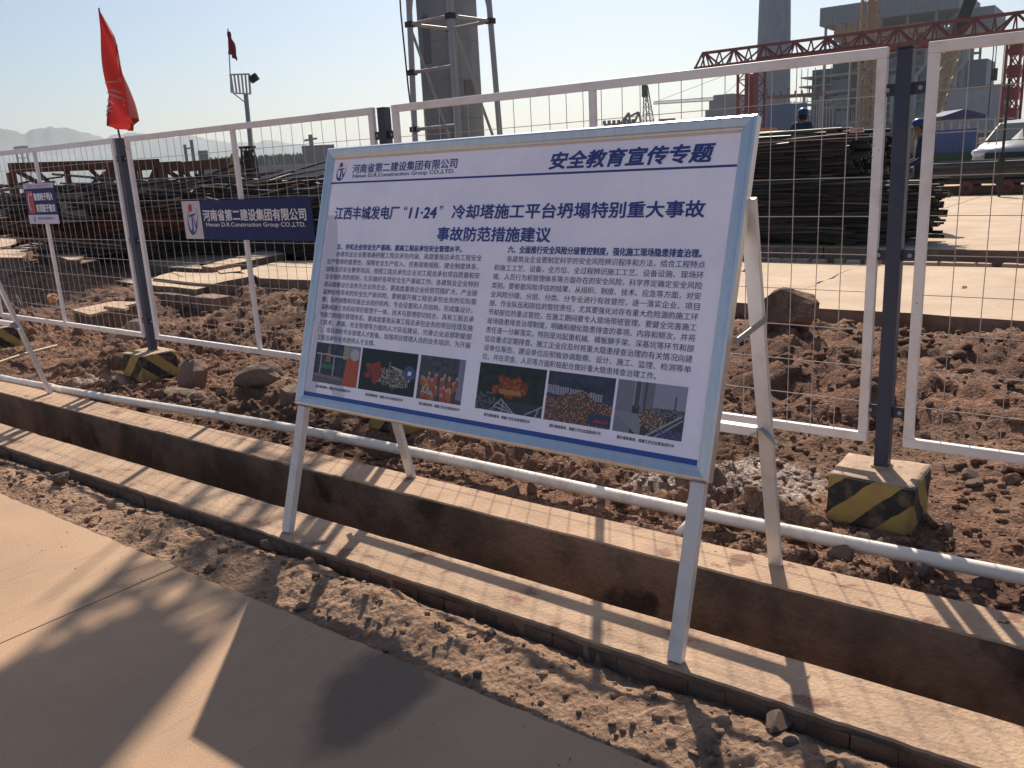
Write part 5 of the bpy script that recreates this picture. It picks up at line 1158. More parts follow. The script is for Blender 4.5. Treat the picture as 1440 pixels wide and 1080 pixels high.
for k in range(6): mb = MB(); mb.box((1 + k * L / 6, -.04, 3.2), (.9, .08, .9)); w_ = mb.build('window', M_BDARK, t)
t, L, hz = shed('blue_site_container', 1296, 1373, 193, 42, 2.4, M_BLUEP, 'low blue site container left of the parked car')
for k in range(int(L / .35)): mb = MB(); mb.box((k * .35 + .15, -.03, hz / 2), (.12, .06, hz - .3)); mb.build('corrugation', M_BLUEP, t)
mb = MB(); mb.box((L / 2, -.12, .75), (L, .12, .8)); mb.build('green_skirt', mat('dark_green_net', (.03, .06, .035), .9), t)
# canopy and scaffold bay above it
cn = empty('site_canopy', tuple(gl(1312, 200, 48)), math.atan2(ray(1400, 180)[1] - ray(1312, 180)[1], ray(1400, 180)[0] - ray(1312, 180)[0]), 'dark blue gabled canopy with a row of poles behind the blue container', 'canopy')
zt_ = at(1312, 165, 48).z
mb = MB(); mb.box((.9, 0, zt_ - .1), (2.1, 2, .16)); mb.add([(-.1, -1, zt_), (1.9, -1, zt_), (.9, -1, zt_ + .28), (-.1, 1, zt_), (1.9, 1, zt_), (.9, 1, zt_ + .28)], [(0, 1, 2), (3, 5, 4), (0, 2, 5, 3), (1, 4, 5, 2)]); mb.build('canopy_roof', mat('canopy_blue', (.03, .04, .12), .7), cn)
for k in range(9): mb = MB(); mb.bar((-.2 + k * .42, -.4, 0), (-.2 + k * .42, -.4, zt_ - .1), .06); mb.build('pole', M_GALV, cn)
for z in (1.5, 2.0, 2.6): mb = MB(); mb.bar((-.3, -.45, z), (3.6, -.45, z), .05); mb.build('cross_rail', M_GALV, cn)

# domed silo block, machinery, derrick and pale crane along the skyline
dm = empty('coal_dome', tuple(gl(1021, 210, 320)), 0, 'dark hazy stepped dome building on the skyline left of the red crane leg', 'building')
z_ = at(1021, 134, 320).z; mb = MB(); w_ = 11.0
for k, (ww, h0, h1) in enumerate(((1.55, 0, .42), (1.25, .42, .60), (1.05, .60, .78), (.85, .78, .92), (.62, .92, 1.0))): mb.box((k * .3, 0, z_ * (h0 + h1) / 2), (w_ * ww, 12, z_ * (h1 - h0) + .02))
mb.build('dome_shell', mat('hazy_grey', (.16, .17, .18), .9), dm)
mb = MB(); mb.box((9, 2, z_ * .44), (9, 9, z_ * .88)); mb.build('side_block', mat('hazy_light', (.30, .31, .33), .9), dm)
mp_ = empty('conveyor_plant', tuple(gl(880, 210, 300)), math.atan2(ray(900, 180)[1] - ray(860, 180)[1], ray(900, 180)[0] - ray(860, 180)[0]), 'low grey conveyor machinery on the skyline just above the notice board top edge', 'machinery')
zz = at(880, 173, 300).z; M_HZ = mat('hazy_steel', (.10, .105, .11), .9)
mb = MB(); mb.box((-1, 0, zz / 2), (12, 4, zz)); mb.build('deck_block', M_HZ, mp_)
z2 = at(893, 158, 300).z
for a, b in (((-1.5, zz), (1.2, z2)), ((1.2, z2), (1.6, zz)), ((3.0, zz), (4.6, z2)), ((4.6, z2), (5.2, zz)), ((-.2, zz), (.6, z2 * .95)), ((1.2, z2 * .92), (4.4, z2))): mb = MB(); mb.bar((a[0], 0, a[1]), (b[0], 0, b[1]), .7); mb.build('conveyor_arm', M_HZ, mp_)
for k in range(7): mb = MB(); mb.box((-7 + k * 1.6, 0, zz + .5), (.9, 2, 1.2)); mb.build('hopper', M_HZ, mp_)
dr = empty('derrick', tuple(gl(914, 210, 160)), 0, 'slim dark lattice derrick standing on the skyline above the board', 'tower')
zt2 = at(908, 121, 160).z; bx_ = 1.1
mb = MB(); lattice(mb, (0.3, 0, 0), (-.07, 0, 1), zt2, 2.6, .5, 12, .12, rd=.07); mb.build('derrick_frame', mat('derrick_green', (.10, .13, .13), .8), dr)
mb = MB(); mb.box((-.9, 0, zt2 - .8), (.8, .8, 2)); mb.build('derrick_head', M_STEELDARK, dr)
wc = empty('tower_crane', tuple(gl(1068, 210, 400)), 0, 'very pale distant tower crane, its long jib reaching left behind the red crane leg', 'crane')
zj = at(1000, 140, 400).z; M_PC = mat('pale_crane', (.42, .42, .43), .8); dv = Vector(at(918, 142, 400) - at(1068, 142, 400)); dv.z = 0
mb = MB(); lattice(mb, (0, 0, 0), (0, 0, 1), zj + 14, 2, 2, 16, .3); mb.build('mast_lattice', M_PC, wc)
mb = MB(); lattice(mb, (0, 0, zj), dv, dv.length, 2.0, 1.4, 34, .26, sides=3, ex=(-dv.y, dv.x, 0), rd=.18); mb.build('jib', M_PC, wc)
for f in (.35, .95): mb = MB(); mb.tube([(0, 0, zj + 14), tuple(Vector((0, 0, zj + 1)) + dv * f)], .09, 4); mb.build('tie_rope', M_PC, wc)
mb = MB(); p = dv * .42; mb.box((p.x, p.y, zj - 1.3), (2.2, 1.5, .9)); mb.build('trolley', M_STEELDARK, wc)
t, L, hz = shed('far_red_roof', 926, 950, 168.5, 300, 8, mat('faded_pink', (.34, .22, .2), .9), 'tiny reddish roof on the skyline right of the derrick')
# conveyor bridge right of the chimney
cbz = empty('conveyor_bridge', tuple(gl(1080, 205, 200)), math.atan2(ray(1150, 140)[1] - ray(1075, 140)[1], ray(1150, 140)[0] - ray(1075, 140)[0]), 'reddish conveyor bridge with figures of steel posts right of the chimney foot', 'bridge')
zc_ = at(1100, 136, 200).z; mb = MB(); mb.bar((-1, 0, zc_), (12, 0, zc_ + .2), 1.0, .7); mb.build('bridge_deck', M_RUST, cbz)
for k in range(9): mb = MB(); mb.bar((-.6 + k * 1.5, -.4, zc_), (-.6 + k * 1.5, -.4, zc_ + (1.1 if k % 3 else 1.8)), .25); mb.build('bridge_post', M_RUST, cbz)
for k in range(4): mb = MB(); mb.bar((.5 + k * 3.5, 0, 0), (.5 + k * 3.5, 0, zc_), .5); mb.build('bridge_leg', M_BSTEEL, cbz)
t, L, hz = shed('far_works', 1112, 1176, 158, 210, 12, M_BDARK, 'dark low works building at the foot of the boiler house scaffold')
for k in range(14): mb = MB(); mb.bar((k * L / 14, -1, 0), (k * L / 14, -1, hz + random.uniform(0, 3)), .18); mb.build('scaffold_post', M_GALV, t)
t, L, hz = shed('site_huts', 1180, 1310, 184, 110, 6, mat('hut_grey', (.17, .18, .19), .8, col2=(.28, .28, .27), nscale=.8), 'low grey site huts and stacked gear below the yellow crane')
for k in range(26): mb = MB(); mb.bar((k * L / 26, -1, 0), (k * L / 26, -1, hz + random.uniform(-.5, 1.8)), .09); mb.build('scaffold_post', M_GALV, t)

# ------------------------------------------------------------------ left and middle distance
# mountains
def ridge(name, px0, px1, dist, prof, m, label_kind='structure', depth=900, seed=1):
    n = 220; vs = []; rows = 7
    for j in range(rows):
        t = j / (rows - 1)
        for i in range(n + 1):
            px = px0 + (px1 - px0) * i / n; dd = ray(px, 210); d = np.array([dd[0], dd[1]]); d /= np.linalg.norm(d)
            top = np.interp(px, [p[0] for p in prof], [p[1] for p in prof]); base_z = at(px, top, dist).z
            h = base_z * (math.sin(t * math.pi / 2)) ** 1.2 * (1 + .05 * float(pn(np.array(px * .05 + seed), np.array(t * 3.0)))) + (dist * .0035) * float(pn(np.array(px * .09), np.array(t * 4.0 + seed))) * t
            r = dist - depth * (1 - t); vs.append((d[0] * r, d[1] * r, max(h, -20) if j else -25))
    for i in range(n + 1):
        v = Vector(vs[(rows - 1) * (n + 1) + i]); k = 1 + depth / dist; vs.append((v.x * k, v.y * k, -25))
    fs = [(j * (n + 1) + i, j * (n + 1) + i + 1, (j + 1) * (n + 1) + i + 1, (j + 1) * (n + 1) + i) for j in range(rows) for i in range(n)]
    mb = MB(); mb.add(vs, fs); o = mb.build(name, m, smooth=True); tag(o, kind='structure'); return o
M_MTN = mat('mountain_scrub', (.085, .10, .075), .95, col2=(.12, .115, .09), nscale=.004, world=True)
ridge('mountains', -260, 800, 4800, [(-260, 178), (-60, 186), (0, 180), (35, 188), (75, 177), (110, 184), (150, 193), (190, 186), (235, 196), (280, 192), (330, 202), (420, 204), (520, 214), (640, 218), (800, 224)], M_MTN, seed=2)
ridge('mountains', -200, 620, 3600, [(-200, 226), (0, 222), (100, 220), (180, 208), (225, 196), (262, 190), (300, 201), (345, 202), (385, 198), (420, 203), (460, 216), (540, 222), (620, 226)], M_MTN, seed=7)
# dark wood on the skyline: one mass
mb = MB(); rr = random.Random(5)
for k in range(420):
    px = rr.uniform(290, 470); p = at(px, 222 - (px - 300) * .055 + rr.uniform(-1.8, 2), rr.uniform(400, 430)); h = rr.uniform(3, 5); w_ = rr.uniform(1.2, 2.6); a = rr.uniform(0, 3)
    M_ = Matrix.Rotation(a, 3, 'Z'); mb.add([M_ @ Vector(v) + Vector((p.x, p.y, 0)) for v in ((-w_, -w_, -1), (w_, -w_, -1), (w_, w_, -1), (-w_, w_, -1), (rr.uniform(-.4, .4), 0, p.z), (-w_ * .9, 0, p.z * .7), (w_ * .9, 0, p.z * .7))], [(0, 1, 6, 4), (1, 2, 6), (2, 3, 4, 6), (3, 0, 5), (0, 4, 5), (3, 5, 4)])
tag(mb.build('far_wood', mat('wood_dark', (.022, .028, .022), .95)), kind='stuff')
M_WALLP = mat('site_wall_pale', (.40, .42, .45), .8, col2=(.34, .36, .38), nscale=.3)
t, L, hz = shed('site_wall', 362, 470, 225.5, 120, .4, M_WALLP, 'pale site hoarding with dark posts and faded red characters between banner and dark wood', y2=220, h=3.0, cat='wall')
for k in range(7): mb = MB(); mb.bar((k * L / 7 + .3, -.4, 0), (k * L / 7 + .3, -.4, hz + .2), .16); mb.build('post', M_BSTEEL, t)
mb = MB(); put_text(mb, '安全', 2.0, 3.4, 1.2, 2.0, bold=.02, fn=lambda x, z, n: Vector((x, -.02 - n, z)), res=1); mb.build('wall_lettering', mat('faded_red', (.45, .16, .16), .8), t)
t, L, hz = shed('far_plant', 424, 470, 206, 330, 14, M_HZ, 'dark flat topped plant building on the skyline at the board upper left corner')
mb = MB(); mb.bar((L * .3, 0, hz), (L * .3, 0, hz + 4.0), 1.4); mb.bar((L * .1, 0, hz + 2), (L * .5, 0, hz + 2.6), .7); mb.build('roof_tower', M_BDARK, t)
t, L, hz = shed('far_plant', 278, 292, 213, 330, 6, M_HZ, 'small dark blocky building on the skyline right of the red flag')
mb = MB(); mb.bar((-1.6, 0, 0), (-1.6, 0, hz + 4), 1.0); mb.bar((-4, 0, 0), (-4, 0, hz + 2.5), 1.0); mb.bar((-4, 0, hz + 1), (-1.6, 0, hz + 1.4), .5); mb.build('stack', M_HZ, t)
py_ = empty('far_gantry', tuple(gl(36, 245, 500)), 0, 'very faint gantry tower on the skyline above the small blue notice', 'tower'); zf = at(36, 209, 500).z
mb = MB()
for x in (-3, 0, 3): mb.bar((x, x * .4, 0), (x, x * .4, zf), .7)
for z in (.4, .6, .8): mb.bar((-3, -1.2, zf * z), (3, 1.2, zf * z), .4)
mb.build('gantry_frame', M_PC, py_); mb = MB(); mb.box((0, 0, zf + .6), (9, 3, 1.2)); mb.build('gantry_head', M_BSTEEL, py_)

# rusty steel frames lying in a row
def rust_frame(pa, pb, dist, drop, lab, seed):
    A, B = at(*pa, dist[0]), at(*pb, dist[1]); t = empty('rusty_frame', tuple(A), 0, lab, 'steel frame'); d = B - A; rr = random.Random(seed)
    mb = MB(); mb.bar((0, 0, 0), d, .30, .26); mb.build('top_beam', M_RUST, t)
    mb = MB(); mb.bar((0, .7, -.05), d + Vector((0, .7, -.05)), .2, .2); mb.build('rear_beam', M_RUST, t)
    dn = Vector((0, 0, -drop)); n = max(2, int(d.length / 2.6))
    mb = MB(); mb.bar(dn, d + dn, .2, .2); mb.build('bottom_beam', M_RUST, t)
    for k in range(n + 1):
        f = k / n; mb = MB(); mb.bar(d * f + Vector((0, 0, -.13)), d * f + dn, .13 if k % 2 else .2); mb.build('frame_post', M_RUST, t)
        if k < n: mb = MB(); mb.bar(d * f + (dn if k % 2 else Vector()), d * ((k + 1) / n) + (Vector() if k % 2 else dn), .11); mb.build('frame_brace', M_RUST, t)
        mb = MB(); mb.bar(d * f + Vector((0, .7, -.1)), d * min(1, f + .5 / n) + dn + Vector((0, .7, 0)), .10); mb.build('frame_brace', M_RUST, t)
    mb = MB(); mb.bar(dn * 1.0, dn + Vector((0, 0, -(A.z - drop))), .3); mb.build('support', M_SLABSIDE, t); mb = MB(); mb.bar(d + dn, d + dn + Vector((0, 0, -(B.z - drop))), .3); mb.build('support', M_SLABSIDE, t)
rust_frame((14, 236), (165, 231), (29, 30), 1.0, 'rusty brown steel frame with heavy top beam behind the small blue notice', 1)
rust_frame((150, 234), (222, 230), (27, 27.5), 1.15, 'rusty steel frame crossing behind the flag post', 2)
rust_frame((228, 236), (330, 227), (29, 31), .9, 'rusty steel frame right of the flag post below the far mountains', 3)

# grey electric cabinet
eb = empty('electric_cabinet', tuple(at(107, 310, 19.5)), R(50), 'beige electric cabinet on short legs between the small notice and the flag post', 'cabinet'); eb.location.z = .86
mb = MB(); mb.box((0, 0, .36), (.44, .24, .54)); mb.build('cabinet_body', mat('cabinet_beige', (.30, .28, .23), .6), eb, bevel=.01)
mb = MB(); mb.box((0, -.123, .36), (.40, .012, .48)); d_ = mb.build('cabinet_door', mat('cabinet_beige2', (.32, .30, .245), .6), eb, bevel=.004); mb = MB(); mb.box((.16, -.14, .42), (.02, .03, .09)); mb.build('handle', M_BLACK, d_)
mb = MB(); mb.box((0, 0, .645), (.48, .30, .03)); mb.build('rain_cap', mat('cabinet_beige2', (.32, .30, .245), .6), eb)
for x in (-.2, .2): mb = MB(); mb.bar((x, 0, .09), (x, 0, -.5), .04); mb.build('leg', M_STEELDARK, eb)

# mast with basket, lamp and little flag, on a stub tower of packed frames
ms0 = gl(352, 240, 30); mast = empty('lamp_mast', tuple(ms0), math.atan2(ray(360, 200)[1] - ray(330, 200)[1], ray(360, 200)[0] - ray(330, 200)[0]), 'thin mast with a white cage, lamp and small flag standing far behind the fence', 'mast')
Minv = Matrix.Rotation(-mast.rotation_euler.z, 3, 'Z')
def ml(px, py): return Minv @ (at(px, py, 30) - ms0)
mb = MB(); mb.tube([ml(353.5, 215), ml(345.5, 132)], .075, 8); mb.build('pole', M_GALV, mast)
a, b, c_, d_ = ml(324, 105), ml(350, 104), ml(352, 132), ml(328, 131)
M_CAGE = mat('cage_white', (.55, .55, .56), .5)
dy = Vector((0, .10, 0))
for sgn in (0, 1):
    o_ = dy * (sgn - .5); mb = MB()
    for p, q in ((a, b), (b, c_), (c_, d_), (d_, a)): mb.bar(p + o_, q + o_, .035)
    mb.build('cage_frame', M_CAGE, mast)
    for k in range(1, 5): f = k / 5; mb = MB(); mb.bar(a.lerp(b, f) + o_, d_.lerp(c_, f) + o_, .025); mb.build('cage_bar', M_CAGE, mast)
mb = MB()
for p in (a, b, c_, d_): mb.bar(p - dy / 2, p + dy / 2, .03)
mb.build('cage_tie', M_CAGE, mast)
mb = MB(); mb.bar(d_, ml(346, 145), .035); mb.build('cage_strut', M_CAGE, mast)
mb = MB(); p = ml(357, 110); mb.box(p, (.26, .20, .20), Matrix.Rotation(-.5, 3, 'Y')); mb.bar(ml(349, 106), p, .05); mb.build('lamp', M_STEELDARK, mast)
mb = MB(); mb.tube([ml(325, 131), ml(320.5, 40)], .018, 6); mb.build('flag_staff', M_GALV, mast)
fl2 = empty('small_flag', tuple(at(321, 45, 29.9)), 0, 'small dark red flag hanging from the staff above the white cage', 'flag'); f2 = fl2.location.copy()
vs = []; NL = [(320.6, 44), (322.5, 60), (323.5, 76)]; NR = [(322, 45), (328, 62), (333, 86)]
for j in range(13):
    for i in range(7):
        x, y = pl(NL, j / 12); x2, y2 = pl(NR, j / 12); p = at(x + (x2 - x) * i / 6, y + (y2 - y) * i / 6, 29.9) - f2; p += Vector((.03, .05, 0)) * math.sin(i * 1.9 + j * .4); vs.append(p)
mb = MB(); mb.add(vs, [(j * 7 + i, j * 7 + i + 1, (j + 1) * 7 + i + 1, (j + 1) * 7 + i) for j in range(12) for i in range(6)]); mb.build('flag_cloth', mat('small_flag_cloth', (.42, .04, .04), .8, col2=(.12, .03, .04), nscale=3), fl2, smooth=True)
st_ = empty('stub_tower', tuple(gl(353, 250, 29)), .4, 'short dark lattice stub tower packed with gear at the foot of the lamp mast', 'tower')
zs = at(351, 207, 29).z; mb = MB(); lattice(mb, (0, 0, 0), (0, 0, 1), zs, .55, .26, 5, .05); mb.build('stub_frame', M_STEELDARK, st_); mb = MB(); mb.box((0, 0, zs), (.4, .34, .07)); mb.box((0, 0, zs - .7), (.2, .2, 1.2)); mb.build('packed_gear', M_STEELDARK, st_)

# bundles and cloths on the heaps
for i, (px, py, dist, col, w_, h_, lab) in enumerate(((330, 236, 24, (.42, .33, .10), .18, .34, 'yellow cloth hung over the rusty frames beside the fence upright'), (238, 277, 21, (.55, .53, .55), .26, .11, 'white plastic sack on the heap right of the flag post'), (4, 297, 20, (.35, .36, .50), .14, .09, 'pale blue sack at the left edge of the heap'), (305, 259, 22, (.40, .32, .22), .24, .11, 'cream sack on the heap above the blue banner'), (8, 283, 24, (.03, .04, .12), .25, .14, 'dark blue tarp corner at the far left'), (72, 419, 9.8, (.50, .27, .14), .06, .05, 'small orange scrap of foam on the dirt behind the left panel'))):
    me = rock_mesh('bundle', mat('cloth_%s' % 'abcdef'[i], col, .8), 3, 90 + i, (1, .7, 1), 2, .5); o = link_mesh('bundle', me); p = at(px, py, dist); o.location = p; o.scale = (w_, w_, h_); o.rotation_euler = (0, 0, i); tag(o, lab, 'sack' if 'sack' in lab else 'cloth' if 'cloth' in lab or 'tarp' in lab else 'scrap')
t = MB(); a = G(28, 437, .25); t.tube([a, a + Vector((.05, 0, .08)), a + Vector((.03, 0, .15)), a + Vector((-.02, 0, .19))], .006, 5)
tag(t.build('wire_end', M_WIRE), 'short bent wire sticking up from the leaning leg at the left', 'wire')

# ------------------------------------------------------------------ people
M_SKIN = mat('skin', (.33, .19, .13), .6); M_NAVYC = mat('navy_workwear', (.018, .028, .075), .85, col2=(.03, .04, .09), nscale=6); M_TROU = mat('dark_trousers', (.02, .022, .035), .85); M_HELM = mat('blue_helmet', (.012, .045, .15), .22); M_HAIR = mat('black_hair', (.01, .009, .008), .7); M_BOOT = mat('boots', (.02, .016, .012), .7); M_DARKC = mat('dark_workwear', (.02, .02, .022), .85)
def person(loc, rz, label, pose, top=M_NAVYC, helmet=M_HELM, scale=1.0):
    J = dict(pel=(0, 0, .95), spi=(0, .01, 1.12), che=(0, .0, 1.32), nek=(0, -.01, 1.50), hea=(0, -.02, 1.60), crn=(0, -.015, 1.72),
             shL=(.17, 0, 1.43), elL=(.24, .02, 1.15), wrL=(.25, -.08, .90), haL=(.25, -.12, .81), shR=(-.17, 0, 1.43), elR=(-.24, .02, 1.15), wrR=(-.25, -.08, .90), haR=(-.25, -.12, .81),
             hiL=(.095, 0, .90), knL=(.11, -.02, .50), anL=(.115, .02, .09), toL=(.13, -.15, .04), hiR=(-.095, 0, .90), knR=(-.11, -.02, .50), anR=(-.115, .02, .09), toR=(-.13, -.15, .04))
    J.update(pose)
    rad = dict(pel=.145, spi=.135, che=.155, nek=.058, hea=.088, crn=.07, shL=.078, elL=.052, wrL=.036, haL=.034, shR=.078, elR=.052, wrR=.036, haR=.034, hiL=.095, knL=.065, anL=.048, toL=.04, hiR=.095, knR=.065, anR=.048, toR=.04)
    E = [('pel', 'spi'), ('spi', 'che'), ('che', 'nek'), ('nek', 'hea'), ('hea', 'crn'), ('che', 'shL'), ('shL', 'elL'), ('elL', 'wrL'), ('wrL', 'haL'), ('che', 'shR'), ('shR', 'elR'), ('elR', 'wrR'), ('wrR', 'haR'), ('pel', 'hiL'), ('hiL', 'knL'), ('knL', 'anL'), ('anL', 'toL'), ('pel', 'hiR'), ('hiR', 'knR'), ('knR', 'anR'), ('anR', 'toR')]
    names = list(J); idx = {n: i for i, n in enumerate(names)}
    vs = [Vector(J[n]) for n in names]; es = [(idx[a], idx[b]) for a, b in E]; rs = [rad[n] for n in names]
    for sd in 'LR':   # five unequal, slightly curled fingers rooted in the palm
        h = Vector(J['ha' + sd]); w = Vector(J['wr' + sd]); d = (h - w).normalized(); side = Vector((1, 0, 0)) if abs(d.x) < .8 else Vector((0, 1, 0)); side = (side - d * side.dot(d)).normalized(); pn_ = d.cross(side)
        for k, (o_, l_) in enumerate(((-.030, .062), (-.010, .074), (.010, .070), (.029, .055))):
            a = h + side * o_ + d * .03; b = a + d * l_ * .55 + pn_ * .008; c = b + d * l_ * .45 + pn_ * .022
            i0 = len(vs); vs += [a, b, c]; rs += [.011, .0095, .008]; es += [(idx['ha' + sd], i0), (i0, i0 + 1), (i0 + 1, i0 + 2)]
        a = h - side * .038 - d * .01; b = a - side * .022 + d * .03; i0 = len(vs); vs += [a, b]; rs += [.013, .010]; es += [(idx['ha' + sd], i0), (i0, i0 + 1)]
    me = bpy.data.meshes.new('body'); me.from_pydata(vs, es, []); tmp = bpy.data.objects.new('tmp', me); COL.objects.link(tmp)
    sk = tmp.modifiers.new('s', 'SKIN'); sl = me.skin_vertices.new() if not me.skin_vertices else me.skin_vertices[0]
    if not me.skin_vertices: pass
    for i, r_ in enumerate(rs):
        q = me.skin_vertices[0].data[i]; q.radius = (r_, r_ * (.72 if names[i] in ('pel', 'spi', 'che') else 1.0)) if i < len(names) else (r_, r_); q.use_root = (i == 0)
    sb = tmp.modifiers.new('u', 'SUBSURF'); sb.levels = 2
    dg = bpy.context.evaluated_depsgraph_get(); bm_ = bpy.data.meshes.new_from_object(tmp.evaluated_get(dg)); bpy.data.objects.remove(tmp)
    bm_.name = 'body'; bm_.materials.clear()
    for m_ in (top, M_TROU, M_SKIN, M_BOOT): bm_.materials.append(m_)
    hc = Vector(J['hea'])
    for p in bm_.polygons:
        c = p.center; p.use_smooth = True; mi = 0
        hand = min((c - Vector(J['ha' + s_])).length for s_ in 'LR') < .10 or min((c - Vector(J['wr' + s_])).length for s_ in 'LR') < .02
        if (c - hc).length < .17 and c.z > J['nek'][2] - .01: mi = 2
        elif hand: mi = 2
        elif c.z < J['anL'][2] + .04: mi = 3
        elif c.z < J['pel'][2] + .02 and min((c - Vector(J['el' + s_])).length for s_ in 'LR') > .13: mi = 1
        p.material_index = mi
    t = empty('person', loc, rz, label, 'person'); t.scale = (scale,) * 3
    link_mesh('body', bm_, t)
    hx, hy, hz_ = J['hea']
    mb = MB(); n = 16
    for j in range(6):
        el = j / 5 * math.pi / 2
        for k in range(n): a = 2 * math.pi * k / n; mb.v.append((hx + .125 * math.cos(el) * math.cos(a), hy + .01 + .145 * math.cos(el) * math.sin(a), hz_ + .075 + .125 * math.sin(el)))
    mb.f = [(j * n + k, j * n + (k + 1) % n, (j + 1) * n + (k + 1) % n, (j + 1) * n + k) for j in range(5) for k in range(n)]; mb.mi = [0] * len(mb.f)
    h_ = mb.build('helmet', helmet, t, smooth=True)
    mb = MB(); vs_ = []
    for k in range(n + 1): a = 2 * math.pi * k / n; ex = 1.12 + .28 * max(0, -math.sin(a)) ** 2; vs_ += [(hx + .12 * math.cos(a), hy + .01 + .14 * math.sin(a), hz_ + .082), (hx + .12 * ex * math.cos(a), hy + .01 + .14 * ex * math.sin(a), hz_ + .068)]
    mb.add(vs_, [(2 * k, 2 * k + 1, 2 * k + 3, 2 * k + 2) for k in range(n)]); mb.build('brim', helmet, h_)
    mb = MB(); mb.tube([(hx, hy - .085, hz_ + .03), (hx, hy - .115, hz_ - .005), (hx, hy - .085, hz_ - .02)], [.012, .018, .012], 8); mb.build('nose', M_SKIN, t, smooth=True)
    for sx in (-1, 1):
        mb = MB(); mb.box((hx + sx * .035, hy - .086, hz_ + .03), (.026, .01, .010)); mb.build('eye', M_HAIR, t)
        mb = MB(); mb.tube([(hx + sx * .088, hy + .01, hz_ + .03), (hx + sx * .096, hy + .015, hz_ + .0), (hx + sx * .088, hy + .01, hz_ - .03)], [.010, .018, .010], 8); mb.build('ear', M_SKIN, t, smooth=True)
    mb = MB(); mb.box((hx, hy - .083, hz_ - .047), (.045, .01, .010)); mb.build('mouth', mat('lips', (.22, .08, .07), .6), t)
    mb = MB()
    for j in range(4):
        for k in range(n): a = math.pi * (k / (n - 1)); mb.v.append((hx + (.098 - .004 * j) * math.cos(a), hy + .01 + (.108 - .01 * j) * math.sin(a), hz_ + .085 - .04 * j))
    mb.f = [(j * n + k, j * n + k + 1, (j + 1) * n + k + 1, (j + 1) * n + k) for j in range(3) for k in range(n - 1)]; mb.mi = [0] * len(mb.f); mb.build('hair', M_HAIR, t)
    return t
pA = at(1287, 160, 17.2)
person((pA.x + .12, pA.y, .14), R(-70), 'person in navy workwear and blue helmet, seen side on beside the navy post', dict(hea=(0, -.05, 1.60), crn=(0, -.045, 1.72), haL=(.14, -.30, .98), wrL=(.18, -.24, 1.02), elL=(.25, .0, 1.14), haR=(-.14, -.30, .98), wrR=(-.18, -.24, 1.02), elR=(-.25, .0, 1.14)), scale=1.06)
pB = at(1128, 157, 18.2)
stp = MB(); stp.box((0, 0, .26), (2.2, .8, .52)); o = stp.build('timber_block', M_TIMBER, bevel=.01); o.location = (pB.x, pB.y, .14); tag(o, 'stack of timber dunnage hidden behind the rebar, under the helmeted worker', 'timber')
person((pB.x, pB.y, .66), R(170), 'person in blue helmet, only head and shoulders showing above the rebar stack', dict(hea=(0, -.05, 1.58), crn=(0, -.06, 1.70), haL=(.16, -.30, 1.1), wrL=(.18, -.25, 1.08), elL=(.26, -.02, 1.16)), scale=.98)
pC = at(1406, 262, 26.6); dp = empty('black_pole', (pC.x, pC.y, .14), 0, 'black pole with dark cloth wrapped round its foot, in front of the long black pipes', 'pole')
mb = MB(); mb.tube([(0, 0, 0), (0, 0, at(1413, 112, 26.6).z - .14)], .035, 8); mb.build('shaft', M_BLACK, dp)
me = rock_mesh('wrapped_cloth', M_BLACK, 3, 77, (1, .8, 1), 0, .5); o = link_mesh('wrapped_cloth', me, dp, loc=(-.02, 0, .66)); o.scale = (.10, .11, .52)

# ------------------------------------------------------------------ parked car, three quarter front
cp = at(1401, 200, 31.6); car = empty('parked_car', (cp.x + .62, cp.y + 1.7, .35), math.atan2(-cp.y, -cp.x) + R(90) - R(14), 'dusty pale silver car with sunlit windscreen parked behind the black pipes at the right edge', 'car')
car.scale = (1.12,) * 3   # local: front is -Y, width along X
M_CARP = mat('car_paint', (.45, .45, .44), .3, metal=.3, col2=(.38, .35, .32), nscale=2); M_CGL = mat('car_glass', (.03, .04, .045), .12, spec=.5); M_LAMP = mat('headlamp', (.65, .67, .70), .12, spec=.9)
def loft(secs, closed=True):
    mb = MB(); n = len(secs[0]); vs = [v for s_ in secs for v in s_]
    fs = [(i * n + k, i * n + (k + 1) % n, (i + 1) * n + (k + 1) % n, (i + 1) * n + k) for i in range(len(secs) - 1) for k in range(n)]
    fs += [tuple(range(n))[::-1], tuple((len(secs) - 1) * n + k for k in range(n))]; mb.add(vs, fs); return mb
def ring(y, w, z0, z1, tp): return [(-w * .96, y, z0), (-w, y, z0 + (z1 - z0) * .45), (-w * .97, y, z0 + (z1 - z0) * .8), (-w * tp, y, z1), (0, y, z1 + .03), (w * tp, y, z1), (w * .97, y, z0 + (z1 - z0) * .8), (w, y, z0 + (z1 - z0) * .45), (w * .96, y, z0)]
b_ = loft([ring(-2.25, .70, .40, .74, .8), ring(-2.15, .84, .28, .90, .86), ring(-1.7, .90, .24, 1.0, .88), ring(-1.0, .91, .22, 1.08, .92), ring(.8, .92, .22, 1.10, .94), ring(1.9, .91, .26, 1.12, .93), ring(2.2, .86, .36, 1.0, .9), ring(2.28, .8, .45, .85, .9)]).build('body', M_CARP, car, smooth=True)
def ring2(y, w, z0, z1, tp): return [(-w, y, z0), (-w * tp, y, z1), (0, y, z1 + .03), (w * tp, y, z1), (w, y, z0)]
loft([ring2(-1.05, .84, 1.05, 1.08, .97), ring2(-.25, .84, 1.05, 1.58, .78), ring2(.3, .84, 1.05, 1.66, .76), ring2(1.3, .83, 1.05, 1.62, .75), ring2(2.05, .78, 1.0, 1.12, .9)]).build('cabin', M_CARP, car, smooth=False)
mb = MB(); mb.add([(-.76, -1.02, 1.10), (.76, -1.02, 1.10), (.62, -.30, 1.56), (-.62, -.30, 1.56)], [(0, 1, 2, 3)]); mb.v = [(x, y - .012, z + .015) for x, y, z in mb.v]; mb.build('windscreen', M_CGL, car)
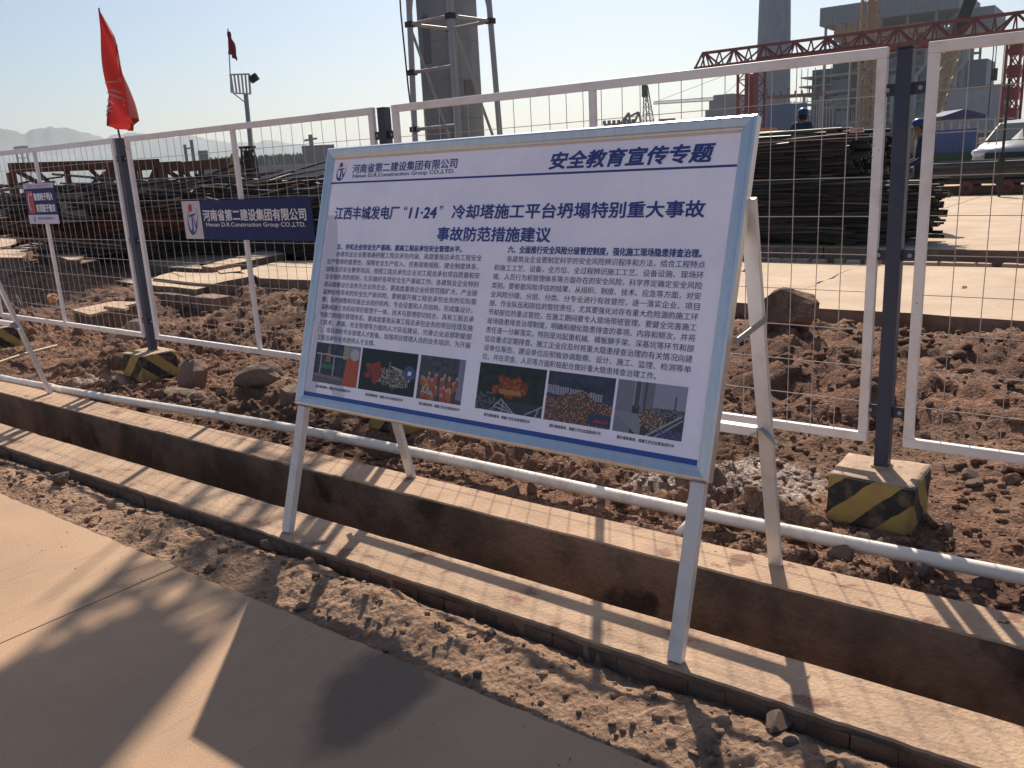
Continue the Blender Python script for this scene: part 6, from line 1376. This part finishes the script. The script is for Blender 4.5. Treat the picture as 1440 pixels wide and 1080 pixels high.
for sx in (-1, 1):
    mb = MB(); mb.add([(sx * .853, -.75, 1.12), (sx * .853, .35, 1.12), (sx * .70, .30, 1.56), (sx * .715, -.22, 1.52)], [(0, 1, 2, 3)]); mb.build('side_window', M_CGL, car)
    mb = MB(); mb.add([(sx * .853, .42, 1.12), (sx * .845, 1.5, 1.12), (sx * .69, 1.25, 1.54), (sx * .70, .38, 1.56)], [(0, 1, 2, 3)]); mb.build('side_window', M_CGL, car)
    h_ = rock_mesh('headlight', M_LAMP, 2, 3, (.24, .20, .13), 0, .05); link_mesh('headlight', h_, car, loc=(sx * .64, -2.12, .80))
    mb = MB(); mb.box((sx * 1.0, -.62, 1.14), (.20, .10, .13)); mb.build('mirror', M_CARP, car, bevel=.02)
    for y in (-1.4, 1.4):
        mb = MB(); mb.tube([(sx * .72, y, .33), (sx * .93, y, .33)], .33, 24); w_ = mb.build('wheel', M_BLACK, car); mb = MB(); mb.tube([(sx * .90, y, .33), (sx * .945, y, .33)], .2, 12); mb.build('rim', M_GALV, w_)
for k in range(4): mb = MB(); mb.box((0, -2.255 + .012 * k, .62 + .055 * k), (1.0, .03, .022)); mb.build('grille_bar', M_GALV, car)
mb = MB(); mb.box((0, -2.24, .47), (1.25, .05, .16)); mb.build('lower_grille', M_BLACK, car)
mb = MB(); mb.box((0, -2.235, .70), (.98, .06, .19)); mb.build('grille_surround', M_BLACK, car)
for sx in (-1, 1):
    mb = MB(); mb.tube([(sx * .42, -2.12, .905), (sx * .60, -1.7, 1.015), (sx * .70, -1.08, 1.085)], .008, 5); mb.build('hood_seam', M_BLACK, car)
    mb = MB(); mb.bar((sx * .80, -1.04, 1.11), (sx * .66, -.27, 1.585), .05, .03); mb.build('window_pillar', M_BLACK, car)
    mb = MB(); mb.bar((sx * .925, -.7, .45), (sx * .90, -.7, 1.08), .012, .02); mb.build('door_seam', M_BLACK, car)
mb = MB(); mb.bar((-.74, -1.06, 1.10), (.74, -1.06, 1.10), .06, .03); mb.build('cowl', M_BLACK, car)

# ------------------------------------------------------------------ haze over the plain
HAZE = 2.2e-4
mb = MB(); mb.box((-1000, 2500, 67), (9860, 6860, 136)); hz_o = mb.build('haze', []) if False else None
me = mb.mesh('haze', bpy.data.materials.new('haze')); hm = me.materials[0]; hm.use_nodes = True; hn = hm.node_tree; hn.nodes.clear()
ho = hn.nodes.new('ShaderNodeOutputMaterial'); pv = hn.nodes.new('ShaderNodeVolumePrincipled'); pv.inputs['Color'].default_value = (.80, .90, 1, 1); pv.inputs['Density'].default_value = HAZE; pv.inputs['Anisotropy'].default_value = .35
hn.links.new(pv.outputs[0], ho.inputs['Volume'])
hz_o = link_mesh('haze', me); tag(hz_o, kind='stuff')
